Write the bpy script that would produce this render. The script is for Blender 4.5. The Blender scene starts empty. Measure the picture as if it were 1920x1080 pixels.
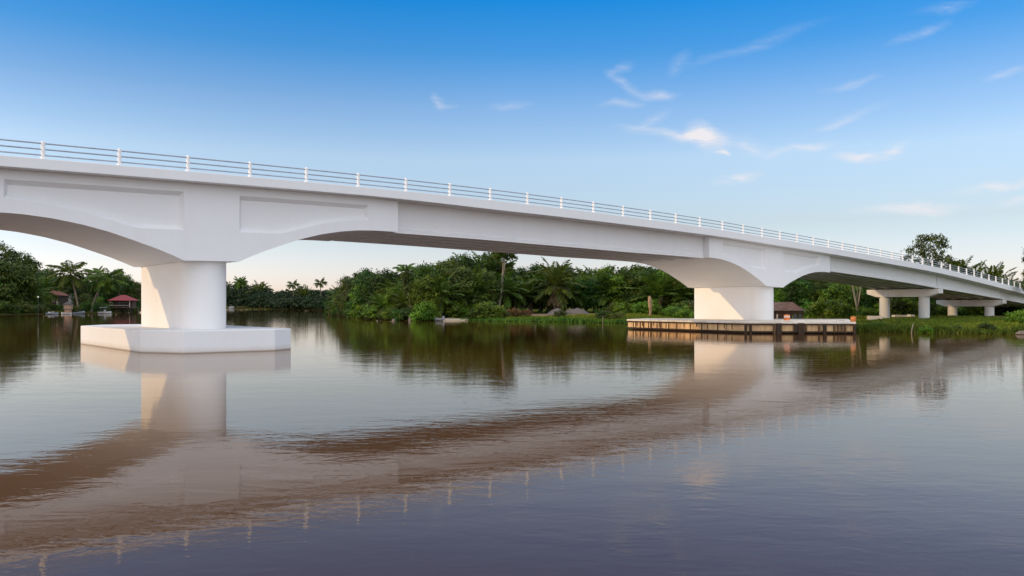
import bpy, bmesh, math, random
import numpy as np
from mathutils import Vector, Matrix

random.seed(7)
RNG = np.random.default_rng(11)
SC = bpy.context.scene
COL = SC.collection
R = math.radians

# ------------------------------------------------------------------ lens
F, CX, HZ, EYE = 1490.0, 960.0, 573.0, 2.28
def px2x(px, Y):
    return (px - CX) / F * Y
def top_z(py, Y):
    return EYE + (HZ - py) * Y / F

# bridge frame: t runs along the deck, o across it (away from the camera)
D = np.array([1760.0, 1490.0]); D /= np.hypot(*D)
C = np.array([-D[1], D[0]])
P0 = np.array([(82 - CX) / F * 35.0, 35.0])
ROT = math.atan2(D[1], D[0])
BR = Matrix.Translation((P0[0], P0[1], 0)) @ Matrix.Rotation(ROT, 4, 'Z')
def W(t, o, z=0.0):
    p = P0 + D * t + C * o
    return Vector((p[0], p[1], z))

# ------------------------------------------------------------------ helpers
def tag(o, label=None, cat=None, group=None, kind=None):
    if label: o['label'] = label
    if cat: o['category'] = cat
    if group: o['group'] = group
    if kind: o['kind'] = kind
    return o

def empty(name, loc=(0, 0, 0), rz=0.0, parent=None):
    o = bpy.data.objects.new(name, None)
    o.empty_display_size = 0.3
    COL.objects.link(o)
    o.location = loc
    o.rotation_euler = (0, 0, rz)
    if parent: o.parent = parent
    return o

def link(name, me, mat=None, parent=None):
    o = bpy.data.objects.new(name, me)
    COL.objects.link(o)
    if mat is not None:
        me.materials.clear(); me.materials.append(mat)
    if parent: o.parent = parent
    return o

def finish(name, bm, mat=None, parent=None, smooth=False, bevel=0.0, seg=2):
    bmesh.ops.remove_doubles(bm, verts=bm.verts, dist=1e-5)
    bmesh.ops.recalc_face_normals(bm, faces=bm.faces)
    me = bpy.data.meshes.new(name)
    bm.to_mesh(me); bm.free()
    if smooth:
        me.polygons.foreach_set('use_smooth', [True] * len(me.polygons))
    o = link(name, me, mat, parent)
    if bevel > 0:
        m = o.modifiers.new('bevel', 'BEVEL'); m.width = bevel; m.segments = seg
        m.limit_method = 'ANGLE'; m.angle_limit = R(35)
    return o

def box(bm, x0, x1, y0, y1, z0, z1, M=None):
    vs = [bm.verts.new((x, y, z)) for x in (x0, x1) for y in (y0, y1) for z in (z0, z1)]
    if M is not None:
        for v in vs: v.co = M @ v.co
    for f in ((0, 1, 3, 2), (4, 6, 7, 5), (0, 4, 5, 1), (2, 3, 7, 6), (0, 2, 6, 4), (1, 5, 7, 3)):
        bm.faces.new([vs[i] for i in f])
    return vs

def tube(bm, pts, rad, n=8, cap=True):
    """tapered tube through pts"""
    rings = []
    pts = [Vector(p) for p in pts]
    if not hasattr(rad, '__len__'): rad = [rad] * len(pts)
    for i, p in enumerate(pts):
        a = pts[max(i - 1, 0)]; b = pts[min(i + 1, len(pts) - 1)]
        d = (b - a).normalized()
        u = d.cross(Vector((0.31, 0.95, 0.07)))
        if u.length < 1e-3: u = d.cross(Vector((1, 0, 0)))
        u.normalize(); v = d.cross(u)
        rings.append([bm.verts.new(p + (u * math.cos(2 * math.pi * k / n) + v * math.sin(2 * math.pi * k / n)) * rad[i]) for k in range(n)])
    for r0, r1 in zip(rings, rings[1:]):
        for k in range(n):
            bm.faces.new((r0[k], r0[(k + 1) % n], r1[(k + 1) % n], r1[k]))
    if cap:
        bm.faces.new(rings[0][::-1]); bm.faces.new(rings[-1])
    return rings

def lathe(bm, prof, n=16, M=None):
    rings = []
    for r, z in prof:
        vs = [bm.verts.new((r * math.cos(2 * math.pi * k / n), r * math.sin(2 * math.pi * k / n), z)) for k in range(n)]
        if M is not None:
            for v in vs: v.co = M @ v.co
        rings.append(vs)
    for r0, r1 in zip(rings, rings[1:]):
        for k in range(n):
            bm.faces.new((r0[k], r0[(k + 1) % n], r1[(k + 1) % n], r1[k]))
    bm.faces.new(rings[0][::-1]); bm.faces.new(rings[-1])

def prism(bm, poly, z0, z1):
    a = [bm.verts.new((x, y, z0)) for x, y in poly]
    b = [bm.verts.new((x, y, z1)) for x, y in poly]
    n = len(poly)
    for k in range(n):
        bm.faces.new((a[k], a[(k + 1) % n], b[(k + 1) % n], b[k]))
    bm.faces.new(a[::-1]); bm.faces.new(b)

def hull_loft(bm, secs):
    rings = [[bm.verts.new(p) for p in s] for s in secs]
    n = len(rings[0])
    for r0, r1 in zip(rings, rings[1:]):
        for k in range(n):
            bm.faces.new((r0[k], r0[(k + 1) % n], r1[(k + 1) % n], r1[k]))
    bm.faces.new(rings[0][::-1]); bm.faces.new(rings[-1])

# ------------------------------------------------------------------ materials
class N:
    """small node-tree writer"""
    def __init__(s, tree):
        s.t = tree
    def n(s, typ, **kw):
        nd = s.t.nodes.new(typ)
        for k, v in kw.items():
            if k == 'inp':
                for kk, vv in v.items():
                    if hasattr(vv, 'is_linked') or isinstance(vv, bpy.types.NodeSocket):
                        s.t.links.new(vv, nd.inputs[kk])
                    else:
                        nd.inputs[kk].default_value = vv
            else:
                setattr(nd, k, v)
        return nd
    def math(s, op, a, b=0.0, c=None, clamp=False):
        nd = s.n('ShaderNodeMath', operation=op, use_clamp=clamp)
        for i, v in enumerate((a, b) if c is None else (a, b, c)):
            if isinstance(v, bpy.types.NodeSocket): s.t.links.new(v, nd.inputs[i])
            else: nd.inputs[i].default_value = v
        return nd.outputs[0]
    def ramp(s, fac, stops, interp='LINEAR'):
        nd = s.n('ShaderNodeValToRGB')
        cr = nd.color_ramp; cr.interpolation = interp
        while len(cr.elements) > 1: cr.elements.remove(cr.elements[-1])
        cr.elements[0].position = stops[0][0]; cr.elements[0].color = (*stops[0][1], 1)
        for p, c in stops[1:]:
            e = cr.elements.new(p); e.color = (*c, 1)
        s.t.links.new(fac, nd.inputs[0])
        return nd.outputs[0]
    def mix(s, fac, a, b, blend='MIX'):
        nd = s.n('ShaderNodeMix', data_type='RGBA', blend_type=blend)
        for i, v in ((0, fac), (6, a), (7, b)):
            if isinstance(v, bpy.types.NodeSocket): s.t.links.new(v, nd.inputs[i])
            elif i == 0: nd.inputs[0].default_value = v
            else: nd.inputs[i].default_value = (*v, 1)
        return nd.outputs[2]
    def noise(s, vec, scale, detail=4.0, rough=0.55, dist=0.0):
        nd = s.n('ShaderNodeTexNoise', inp={'Scale': scale, 'Detail': detail, 'Roughness': rough, 'Distortion': dist})
        if vec is not None: s.t.links.new(vec, nd.inputs['Vector'])
        return nd.outputs['Fac']
    def mapping(s, vec, scale=(1, 1, 1), rot=(0, 0, 0), loc=(0, 0, 0)):
        nd = s.n('ShaderNodeMapping')
        nd.inputs['Scale'].default_value = scale; nd.inputs['Rotation'].default_value = rot; nd.inputs['Location'].default_value = loc
        s.t.links.new(vec, nd.inputs['Vector'])
        return nd.outputs[0]

def material(name):
    m = bpy.data.materials.new(name); m.use_nodes = True
    t = m.node_tree
    b = t.nodes['Principled BSDF']
    return m, N(t), b

def mottled(name, c0, c1, scale=1.0, rough=0.8, bump=0.0, bscale=30.0, stretch=(1, 1, 1), spec=0.3, metal=0.0):
    m, k, b = material(name)
    co = k.n('ShaderNodeTexCoord').outputs['Object']
    v = k.mapping(co, stretch)
    f = k.noise(v, scale, 5.0, 0.6)
    k.t.links.new(k.ramp(f, [(0.3, c0), (0.7, c1)]), b.inputs['Base Color'])
    b.inputs['Roughness'].default_value = rough
    b.inputs['Specular IOR Level'].default_value = spec
    b.inputs['Metallic'].default_value = metal
    if bump > 0:
        f2 = k.noise(v, bscale, 6.0, 0.6)
        bp = k.n('ShaderNodeBump', inp={'Strength': bump, 'Distance': 0.05, 'Height': f2})
        k.t.links.new(bp.outputs[0], b.inputs['Normal'])
    return m

def concrete(name, base, dirt, streak=0.25, stain_z=None):
    """painted concrete: board marks, rain streaks, a tide mark where it stands in water"""
    m, k, b = material(name)
    g = k.n('ShaderNodeNewGeometry').outputs['Position']
    a = k.noise(g, 0.35, 5.0, 0.65)
    st = k.noise(k.mapping(g, (1.3, 1.3, 0.13)), 1.0, 5.0, 0.65)
    f = k.math('MULTIPLY', k.math('SMOOTH_MIN', a, st, 0.2), 1.0)
    f = k.math('MULTIPLY_ADD', f, -3.2, 1.75, clamp=True)
    f = k.math('MULTIPLY', f, streak)
    col = k.mix(f, base, dirt)
    fine = k.noise(g, 9.0, 4.0, 0.7)
    col = k.mix(k.math('MULTIPLY_ADD', fine, 0.10, -0.03, clamp=True), col, dirt)
    if stain_z is not None:
        z = k.n('ShaderNodeSeparateXYZ', inp={0: g}).outputs[2]
        zz = k.math('ADD', z, k.math('MULTIPLY', k.noise(k.mapping(g, (1.6, 1.6, .3)), 1.0, 4.0), -stain_z * .8))
        s = k.math('SUBTRACT', 1.0, k.math('DIVIDE', zz, stain_z), clamp=True)
        line = k.math('SUBTRACT', 1.0, k.math('DIVIDE', z, 0.08), clamp=True)
        col = k.mix(k.math('MULTIPLY', line, 0.8), col, (0.10, 0.07, 0.035))
        col = k.mix(k.math('MULTIPLY', s, 0.3), col, (0.42, 0.27, 0.14))
    k.t.links.new(col, b.inputs['Base Color'])
    b.inputs['Roughness'].default_value = 0.62
    b.inputs['Specular IOR Level'].default_value = 0.35
    return m

M = {}
M['white'] = concrete('white_painted_concrete', (0.78, 0.775, 0.77), (0.60, 0.58, 0.54), 0.17)
M['pier'] = concrete('white_pier_concrete', (0.79, 0.78, 0.765), (0.62, 0.58, 0.52), 0.25)
M['pilecap'] = concrete('pile_cap_concrete', (0.77, 0.765, 0.76), (0.60, 0.57, 0.52), 0.16, 0.22)
M['girder'] = concrete('white_girder_concrete', (0.77, 0.765, 0.76), (0.58, 0.55, 0.51), 0.18)
M['bent'] = concrete('bare_bent_concrete', (0.70, 0.68, 0.645), (0.48, 0.44, 0.38), 0.45)
M['postpaint'] = concrete('white_post_paint', (0.86, 0.85, 0.84), (0.65, 0.6, 0.55), 0.2)
M['steel'] = mottled('weathered_rail_steel', (0.27, 0.31, 0.38), (0.40, 0.43, 0.49), 3.0, 0.5, spec=0.5, metal=0.0)
M['asphalt'] = mottled('asphalt', (0.04, 0.04, 0.042), (0.065, 0.063, 0.06), 4.0, 0.9, 0.3)
M['rubber'] = mottled('dark_joint', (0.05, 0.05, 0.05), (0.09, 0.085, 0.08), 6.0, 0.8)
M['timber_dark'] = mottled('wet_dark_timber', (0.018, 0.011, 0.007), (0.06, 0.036, 0.02), 3.0, 0.75, 0.4, 20, (1, 1, 4))
M['timber_brown'] = mottled('brown_timber_beam', (0.07, 0.04, 0.02), (0.15, 0.085, 0.045), 3.0, 0.8, 0.4, 20, (3, 3, .6))
M['quay_deck'] = concrete('quay_concrete', (0.72, 0.66, 0.57), (0.34, 0.25, 0.16), 0.8)
M['quay_panel'] = concrete('stained_fender_panel', (0.74, 0.50, 0.25), (0.20, 0.095, 0.04), 1.25)
M['rust_roof'] = mottled('rusty_corrugated_sheet', (0.10, 0.05, 0.04), (0.36, 0.27, 0.25), 1.6, 0.7, stretch=(1.0, 5.0, 1.0))
M['red_roof'] = mottled('red_roof_sheet', (0.17, 0.014, 0.016), (0.27, 0.026, 0.03), 1.5, 0.6)
M['brown_roof'] = mottled('brown_roof_tile', (0.13, 0.05, 0.03), (0.22, 0.08, 0.05), 2.0, 0.75)
M['grey_roof'] = mottled('dark_grey_roof', (0.05, 0.045, 0.045), (0.1, 0.085, 0.08), 2.0, 0.75)
M['pink_roof'] = mottled('faded_pink_roof', (0.46, 0.29, 0.27), (0.60, 0.40, 0.37), 1.5, 0.7)
M['tan_wall'] = mottled('tan_plaster', (0.30, 0.18, 0.11), (0.42, 0.26, 0.17), 1.5, 0.85)
M['dark_wall'] = mottled('dark_board_wall', (0.05, 0.035, 0.03), (0.11, 0.075, 0.055), 2.0, 0.85)
M['pale_wall'] = mottled('pale_plank', (0.45, 0.40, 0.36), (0.6, 0.55, 0.5), 2.0, 0.8)
M['glass'] = mottled('dark_window_glass', (0.02, 0.025, 0.03), (0.04, 0.05, 0.055), 1.0, 0.15, spec=0.6)
M['boat_white'] = mottled('boat_white_paint', (0.30, 0.31, 0.32), (0.48, 0.48, 0.47), 1.5, 0.45)
M['boat_grey'] = mottled('boat_grey_paint', (0.14, 0.16, 0.19), (0.25, 0.28, 0.31), 2.0, 0.5)
M['canvas'] = mottled('pale_canvas', (0.35, 0.35, 0.34), (0.5, 0.5, 0.48), 2.0, 0.85)
M['orange'] = mottled('faded_orange_plastic', (0.62, 0.15, 0.045), (0.78, 0.26, 0.09), 4.0, 0.55)
M['buoy'] = mottled('rusted_orange_paint', (0.30, 0.09, 0.02), (0.62, 0.24, 0.06), 5.0, 0.6)
M['white_band'] = mottled('faded_white_band', (0.6, 0.5, 0.42), (0.75, 0.66, 0.58), 4.0, 0.6)
M['gravel'] = mottled('grey_gravel', (0.07, 0.06, 0.057), (0.15, 0.125, 0.115), 5.0, 0.95, 0.8, 18)
M['rock'] = mottled('pale_rock', (0.10, 0.085, 0.07), (0.22, 0.19, 0.16), 2.0, 0.9, 0.6, 8)
M['bark'] = mottled('brown_bark', (0.06, 0.042, 0.028), (0.14, 0.10, 0.07), 3.0, 0.9, 0.6, 12, (1, 1, .3))
M['pale_bark'] = mottled('pale_bark', (0.14, 0.115, 0.085), (0.25, 0.215, 0.165), 2.2, 0.9, 0.5, 10, (1, 1, .35))
M['dead_wood'] = mottled('dead_trunk', (0.16, 0.09, 0.045), (0.44, 0.30, 0.17), 3.0, 0.9, 0.6, 12, (1, 1, .4))
M['palm_bark'] = mottled('palm_bark', (0.09, 0.07, 0.05), (0.19, 0.15, 0.11), 2.0, 0.9, 0.6, 10, (1, 1, 3))
M['lamp_glass'] = mottled('white_globe', (0.8, 0.8, 0.78), (0.85, 0.85, 0.83), 2.0, 0.4)
M['grey_pole'] = mottled('grey_pole', (0.05, 0.05, 0.05), (0.1, 0.1, 0.1), 2.0, 0.6)

def leaf_mat(name, lo, mid, hi, transl=0.22, nscale=0.45):
    m, k, b = material(name)
    t = k.t
    g = k.n('ShaderNodeNewGeometry').outputs['Position']
    tint = k.n('ShaderNodeAttribute', attribute_name='tint').outputs['Fac']
    f = k.math('MULTIPLY_ADD', k.noise(g, nscale, 3.0, 0.6), 1.1, -0.32)
    f = k.math('ADD', f, k.math('MULTIPLY', tint, 0.5), clamp=True)
    col = k.ramp(f, [(0.08, lo), (0.5, mid), (0.95, hi)])
    rnd = k.n('ShaderNodeObjectInfo').outputs['Random']
    hs = k.n('ShaderNodeHueSaturation', inp={'Hue': k.math('MULTIPLY_ADD', rnd, 0.05, 0.475), 'Saturation': 1.0,
                                            'Value': k.math('MULTIPLY_ADD', rnd, 0.45, 0.78), 'Color': col})
    out = t.nodes['Material Output']
    t.links.new(hs.outputs[0], b.inputs['Base Color'])
    b.inputs['Roughness'].default_value = 0.55
    b.inputs['Specular IOR Level'].default_value = 0.22
    tr = k.n('ShaderNodeBsdfTranslucent')
    t.links.new(hs.outputs[0], tr.inputs['Color'])
    mx = k.n('ShaderNodeMixShader', inp={0: transl})
    t.links.new(b.outputs[0], mx.inputs[1]); t.links.new(tr.outputs[0], mx.inputs[2])
    t.links.new(mx.outputs[0], out.inputs['Surface'])
    return m
LEAF = {
    'dark green': leaf_mat('leaf_dark_green', (0.006, 0.018, 0.003), (0.032, 0.076, 0.007), (0.105, 0.175, 0.016)),
    'bright green': leaf_mat('leaf_bright_green', (0.014, 0.038, 0.003), (0.078, 0.150, 0.007), (0.20, 0.29, 0.018)),
    'olive green': leaf_mat('leaf_olive_green', (0.014, 0.024, 0.004), (0.060, 0.084, 0.011), (0.16, 0.17, 0.024)),
    'reddish brown': leaf_mat('leaf_reddish_brown', (0.07, 0.035, 0.014), (0.14, 0.07, 0.025), (0.2, 0.11, 0.04)),
}
LEAF['shaded green'] = leaf_mat('leaf_shaded_green', (0.003, 0.009, 0.002), (0.010, 0.026, 0.004), (0.026, 0.055, 0.008), 0.15)  # darkened leaf copy: shade between the trees is put into its colour
M['palm_leaf'] = leaf_mat('palm_leaf', (0.014, 0.030, 0.005), (0.066, 0.110, 0.010), (0.17, 0.21, 0.024), 0.3)
M['dead_frond'] = leaf_mat('dead_frond', (0.07, 0.045, 0.022), (0.14, 0.09, 0.045), (0.22, 0.15, 0.08), 0.2)
M['grass_blade'] = leaf_mat('grass_blade', (0.05, 0.080, 0.006), (0.12, 0.155, 0.010), (0.23, 0.23, 0.025), 0.3, 0.22)
M['reed'] = leaf_mat('reed_blade', (0.022, 0.055, 0.006), (0.06, 0.115, 0.010), (0.13, 0.19, 0.02), 0.3, 0.3)

# ground: soil and grass by noise, sand and bare earth at places of their own
m, k, b = material('bank_ground')
g = k.n('ShaderNodeNewGeometry').outputs['Position']
col = k.ramp(k.noise(g, 0.16, 6.0, 0.65), [(0.3, (0.035, 0.055, 0.008)), (0.5, (0.07, 0.085, 0.014)), (0.72, (0.12, 0.095, 0.035))])
col = k.mix(k.math('MULTIPLY_ADD', k.noise(g, 2.5, 5.0, 0.7), 0.8, -0.2, clamp=True), col, (0.05, 0.045, 0.02))
z = k.n('ShaderNodeSeparateXYZ', inp={0: g}).outputs[2]
wet = k.math('SUBTRACT', 1.15, k.math('MULTIPLY', z, 1.8), clamp=True)
col = k.mix(wet, col, (0.028, 0.026, 0.010))
k.t.links.new(col, b.inputs['Base Color'])
b.inputs['Specular IOR Level'].default_value = 0.0
b.inputs['Roughness'].default_value = 0.95
bp = k.n('ShaderNodeBump', inp={'Strength': 0.6, 'Distance': 0.15, 'Height': k.noise(g, 3.0, 6.0, 0.7)})
k.t.links.new(bp.outputs[0], b.inputs['Normal'])
M['ground'] = m
M['sand'] = mottled('pale_sand', (0.36, 0.28, 0.19), (0.52, 0.42, 0.30), 0.8, 0.95, 0.3)
M['earth'] = mottled('bare_earth', (0.17, 0.10, 0.055), (0.28, 0.18, 0.10), 0.9, 0.95, 0.6, 6)

# water: tea-brown river
m, k, b = material('river_water')
g = k.n('ShaderNodeNewGeometry').outputs['Position']
k.t.nodes.remove(b)
big = k.noise(k.mapping(g, (0.20, 0.42, 1)), 1.0, 2.0, 0.5, 0.6)
mid = k.noise(k.mapping(g, (0.75, 1.5, 1), (0, 0, 0.25)), 1.0, 3.0, 0.55, 0.8)
sml = k.noise(k.mapping(g, (2.6, 5.0, 1), (0, 0, -0.2)), 1.0, 3.0, 0.6, 0.5)
patch = k.math('MULTIPLY_ADD', k.noise(k.mapping(g, (0.02, 0.05, 1)), 1.0, 3.0, 0.6), 2.4, -0.75, clamp=True)
hgt = k.math('ADD', k.math('MULTIPLY', big, 0.012), k.math('ADD', k.math('MULTIPLY', mid, 0.0062), k.math('MULTIPLY', sml, k.math('MULTIPLY_ADD', patch, 0.0034, 0.0016))))
bp = k.n('ShaderNodeBump', inp={'Strength': 0.55, 'Distance': 1.0, 'Height': hgt})
fr = k.n('ShaderNodeFresnel', inp={'IOR': 1.39, 'Normal': bp.outputs[0]})
body = k.n('ShaderNodeBsdfDiffuse', inp={'Color': (0.062, 0.024, 0.004, 1), 'Normal': bp.outputs[0]})
gl = k.n('ShaderNodeBsdfGlossy', inp={'Color': (1.0, 0.945, 0.89, 1), 'Roughness': 0.02, 'Normal': bp.outputs[0]})
mx = k.n('ShaderNodeMixShader', inp={0: fr.outputs[0]})
k.t.links.new(body.outputs[0], mx.inputs[1]); k.t.links.new(gl.outputs[0], mx.inputs[2])
k.t.links.new(mx.outputs[0], k.t.nodes['Material Output'].inputs['Surface'])
M['water'] = m

# ------------------------------------------------------------------ sun direction
SA, SB, SEL = 0.95, 0.312, R(16.5)
sun_h = -D * SA + C * SB
SUN = Vector((sun_h[0] * math.cos(SEL), sun_h[1] * math.cos(SEL), math.sin(SEL)))

# ------------------------------------------------------------------ world
w = bpy.data.worlds.new("World"); SC.world = w; w.use_nodes = True
k = N(w.node_tree); t = w.node_tree
for nd in list(t.nodes): t.nodes.remove(nd)
out = k.n('ShaderNodeOutputWorld')
bg = k.n('ShaderNodeBackground')
sky = k.n('ShaderNodeTexSky', sky_type='NISHITA', sun_disc=False, sun_elevation=SEL,
          sun_rotation=math.atan2(SUN.x, SUN.y), air_density=1.0, dust_density=0.6, ozone_density=2.0, altitude=0.0)
dirv = k.n('ShaderNodeTexCoord').outputs['Generated']
sep = k.n('ShaderNodeSeparateXYZ', inp={0: dirv})
el = k.math('MAXIMUM', sep.outputs[2], 0.0)
elg = k.math('MULTIPLY', el, 2.0, clamp=True)
GR = [(0.0, (1.62, 1.42, 1.85)), (0.032, (1.58, 1.40, 1.80)), (0.099, (1.5, 1.31, 1.36)), (0.18, (1.85, 1.68, 1.68)), (0.243, (1.25, 1.48, 1.76)), (0.302, (.44, 1.22, 1.82)), (0.36, (.09, 1.12, 1.95)), (0.5, (.3, 1.2, 2.0))]
grade = k.ramp(elg, [(p * 2, tuple(v / 2 for v in c)) for p, c in GR])
skyc = k.mix(1.0, sky.outputs[0], grade, 'MULTIPLY')
skyc = k.mix(1.0, skyc, (2.0, 2.0, 2.0), 'MULTIPLY')
azr = k.math('MULTIPLY_ADD', k.math('MAXIMUM', sep.outputs[0], 0.0), -0.33, 1.0)
lowm = k.math('MULTIPLY_ADD', el, -4.0, 1.0, clamp=True)
azl = k.math('MULTIPLY_ADD', k.math('MULTIPLY', k.math('MAXIMUM', k.math('MULTIPLY', sep.outputs[0], -1.0), 0.0), lowm), 1.0, 1.0)
azf = k.math('MULTIPLY', azr, azl)
skyc = k.n('ShaderNodeVectorMath', operation='SCALE', inp={0: skyc, 'Scale': azf}).outputs[0]
# thin cirrus, each streak at its own bearing and height in the sky
yy = k.math('MAXIMUM', sep.outputs[1], 0.05)
cu = k.math('DIVIDE', sep.outputs[0], yy)
cv = k.math('DIVIDE', sep.outputs[2], yy)
uv = k.n('ShaderNodeCombineXYZ', inp={0: cu, 1: cv})
warp = k.n('ShaderNodeTexNoise', inp={'Scale': 14.0, 'Detail': 4.0, 'Vector': uv.outputs[0]})
wc = k.n('ShaderNodeVectorMath', operation='SUBTRACT', inp={0: warp.outputs['Color'], 1: (.5, .5, .5)})
wv = k.n('ShaderNodeVectorMath', operation='MULTIPLY_ADD', inp={0: wc.outputs[0], 1: (0.045, 0.03, 0), 2: uv.outputs[0]})
wisp = k.noise(k.mapping(wv.outputs[0], (14, 85, 1), (0, 0, -0.26)), 1.0, 6.0, 0.68, 1.1)
wisp = k.math('MULTIPLY_ADD', wisp, 2.2, -0.62, clamp=True)
CLOUDS = [(826, 190, 20, 7, -70, .30), (838, 198, 22, 5, 10, .2), (958, 200, 40, 7, 0, .24), (1165, 128, 27, 7, 35, .26), (1168, 153, 38, 9, -38, .30), (1225, 172, 46, 9, 2, .42),
          (1160, 193, 36, 8, 8, .34), (1410, 84, 165, 10, 19, .15), (1275, 118, 36, 12, 38, .18), (1215, 224, 54, 10, 30, .24), (1245, 247, 85, 9, -4, .6),
          (1326, 256, 44, 22, -30, 1.25), (1300, 252, 50, 12, 10, .5), (1352, 288, 14, 5, -10, 1.3), (1400, 272, 70, 16, -20, .42), (1500, 281, 66, 7, 11, .62), (1625, 291, 70, 10, 1, 1.0),
          (1680, 280, 34, 9, 20, .5), (1590, 163, 62, 7, 13, .3), (1590, 222, 72, 9, 20, .26), (1565, 237, 46, 6, 18, .38), (1722, 58, 64, 9, 25, .24),
          (1772, 10, 58, 10, 12, .24), (1888, 143, 44, 9, 15, .34), (1380, 332, 42, 10, 20, .6), (1710, 390, 110, 10, 0, .95), (1880, 347, 110, 9, 10, .6), (1908, 372, 36, 9, 5, .6),
          (560, 482, 90, 8, 2, .15), (230, 450, 160, 9, 4, .14)]
tot = None
for (px, py, L, T, ang, s) in CLOUDS:
    mp = k.n('ShaderNodeMapping', vector_type='TEXTURE')
    mp.inputs['Location'].default_value = ((px - CX) / F, (HZ - py) / F, 0)
    mp.inputs['Rotation'].default_value = (0, 0, R(ang))
    mp.inputs['Scale'].default_value = (L / F * 1.25, T / F * 1.5, 1)
    t.links.new(wv.outputs[0], mp.inputs[0])
    ln = k.n('ShaderNodeVectorMath', operation='LENGTH', inp={0: mp.outputs[0]})
    e = k.math('SUBTRACT', 1.0, ln.outputs['Value'], clamp=True)
    e = k.math('MULTIPLY', k.math('POWER', e, 1.35), s * 1.0)
    tot = e if tot is None else k.math('ADD', tot, e)
cm = k.math('MULTIPLY', tot, k.math('MULTIPLY_ADD', wisp, 1.55, 0.08), clamp=True)
FILL_SKY = (11.9, 12.25, 13.3)
CLOUDC = (7.2, 7.0, 7.3)
skyc = k.mix(k.math('MULTIPLY', cm, 1.0), skyc, CLOUDC)
# unseen bright fill added overhead and behind the viewer to lift the shaded bridge
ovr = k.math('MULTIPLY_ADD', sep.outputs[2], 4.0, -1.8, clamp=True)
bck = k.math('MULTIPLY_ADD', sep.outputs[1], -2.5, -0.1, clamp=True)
fill_mask = k.math('MAXIMUM', ovr, bck)
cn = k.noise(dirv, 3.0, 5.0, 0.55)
fill_mask = k.math('MULTIPLY', fill_mask, k.math('MULTIPLY_ADD', cn, 1.2, 0.35, clamp=True))
skyc = k.mix(fill_mask, skyc, FILL_SKY)
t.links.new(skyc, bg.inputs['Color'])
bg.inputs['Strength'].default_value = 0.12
t.links.new(bg.outputs[0], out.inputs['Surface'])

sl = bpy.data.lights.new('sun', 'SUN'); sl.energy = 2.0; sl.angle = R(0.5); sl.color = (1.0, 0.66, 0.29)
so = bpy.data.objects.new('sun', sl); COL.objects.link(so)
so.rotation_euler = SUN.to_track_quat('Z', 'Y').to_euler()
so.location = (-60, 0, 60)

# ------------------------------------------------------------------ camera
cd = bpy.data.cameras.new('camera'); cam = bpy.data.objects.new('camera', cd); COL.objects.link(cam)
cam.location = (0, 0, EYE); cam.rotation_euler = (R(90), 0, 0)
cd.sensor_width = 36; cd.lens = F / 1920 * 36; cd.shift_y = (HZ - 540) / 1920
cd.clip_start = 0.1; cd.clip_end = 8000
SC.camera = cam
SC.view_settings.view_transform = 'Standard'; SC.view_settings.look = 'None'
SC.view_settings.gamma = 1.0; SC.view_settings.exposure = 0.0
try:
    SC.cycles.use_denoising = True
    SC.cycles.max_bounces = 8; SC.cycles.diffuse_bounces = 4; SC.cycles.glossy_bounces = 3; SC.cycles.transparent_max_bounces = 8
    SC.cycles.caustics_reflective = True; SC.cycles.blur_glossy = 0.5; SC.cycles.sample_clamp_indirect = 3.0; SC.cycles.caustics_refractive = False
except Exception:
    pass

# ------------------------------------------------------------------ terrain
RIVER = [(150, 25), (95, 44), (60, 56), (40.5, 63.5), (33, 68), (31.2, 71), (29, 80), (20.5, 93), (15.2, 103), (9, 108), (3, 113), (-3, 116), (-6.8, 121.5), (-12, 121),
         (-15.5, 119), (-20, 126), (-27, 142), (-37, 172), (-45, 201), (-56, 240), (-58, 280), (-48, 330), (-10, 372), (0, 400), (-30, 418), (-62, 412), (-84, 402), (-100, 405),
         (-120, 440), (-150, 480), (-185, 530), (-203, 560), (-205, 520), (-190, 440), (-160, 350), (-137, 285), (-127, 262), (-119, 240), (-118, 222), (-124, 212), (-128, 196), (-128, 150), (-140, 60), (-170, -60), (150, -90)]
RV = np.array(RIVER, float)
def signed_dist(x, y):
    """distance to the waterline, positive on land"""
    a = RV; b = np.roll(RV, -1, 0)
    best = np.full(x.shape, 1e9); inside = np.zeros(x.shape, bool)
    for (ax, ay), (bx, by) in zip(a, b):
        dx, dy = bx - ax, by - ay
        tt = np.clip(((x - ax) * dx + (y - ay) * dy) / (dx * dx + dy * dy), 0, 1)
        best = np.minimum(best, np.hypot(x - ax - tt * dx, y - ay - tt * dy))
        cr = ((ay > y) != (by > y)) & (x < (bx - ax) * (y - ay) / (by - ay + 1e-12) + ax)
        inside ^= cr
    return np.where(inside, -best, best)
def rough2(x, y, s):
    return (np.sin(x * 1.3 * s + 1.7) * np.cos(y * 0.9 * s - 0.4) + 0.5 * np.sin(x * 2.9 * s + y * 2.3 * s) + 0.35 * np.cos(x * 5.1 * s - y * 4.7 * s + 2))
def gz(x, y):
    x = np.asarray(x, float); y = np.asarray(y, float)
    s = signed_dist(x, y)
    land = 0.12 + 0.95 * (1 - np.exp(-np.maximum(s, 0) / 16.0)) * np.where(x > 22, 0.55, 1.0) + 0.07 * rough2(x, y, 0.5) * np.clip(s / 3, 0, 1) + np.clip((s - 60) * 0.01, 0, 4)
    bed = np.maximum(-2.5, 0.10 + s * 0.42)
    s2 = np.clip((s + 0.4) / 0.8, 0, 1)
    z = bed * (1 - s2) + land * s2
    return z
def g1(x, y):
    return float(gz(np.array([x]), np.array([y]))[0])

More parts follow.
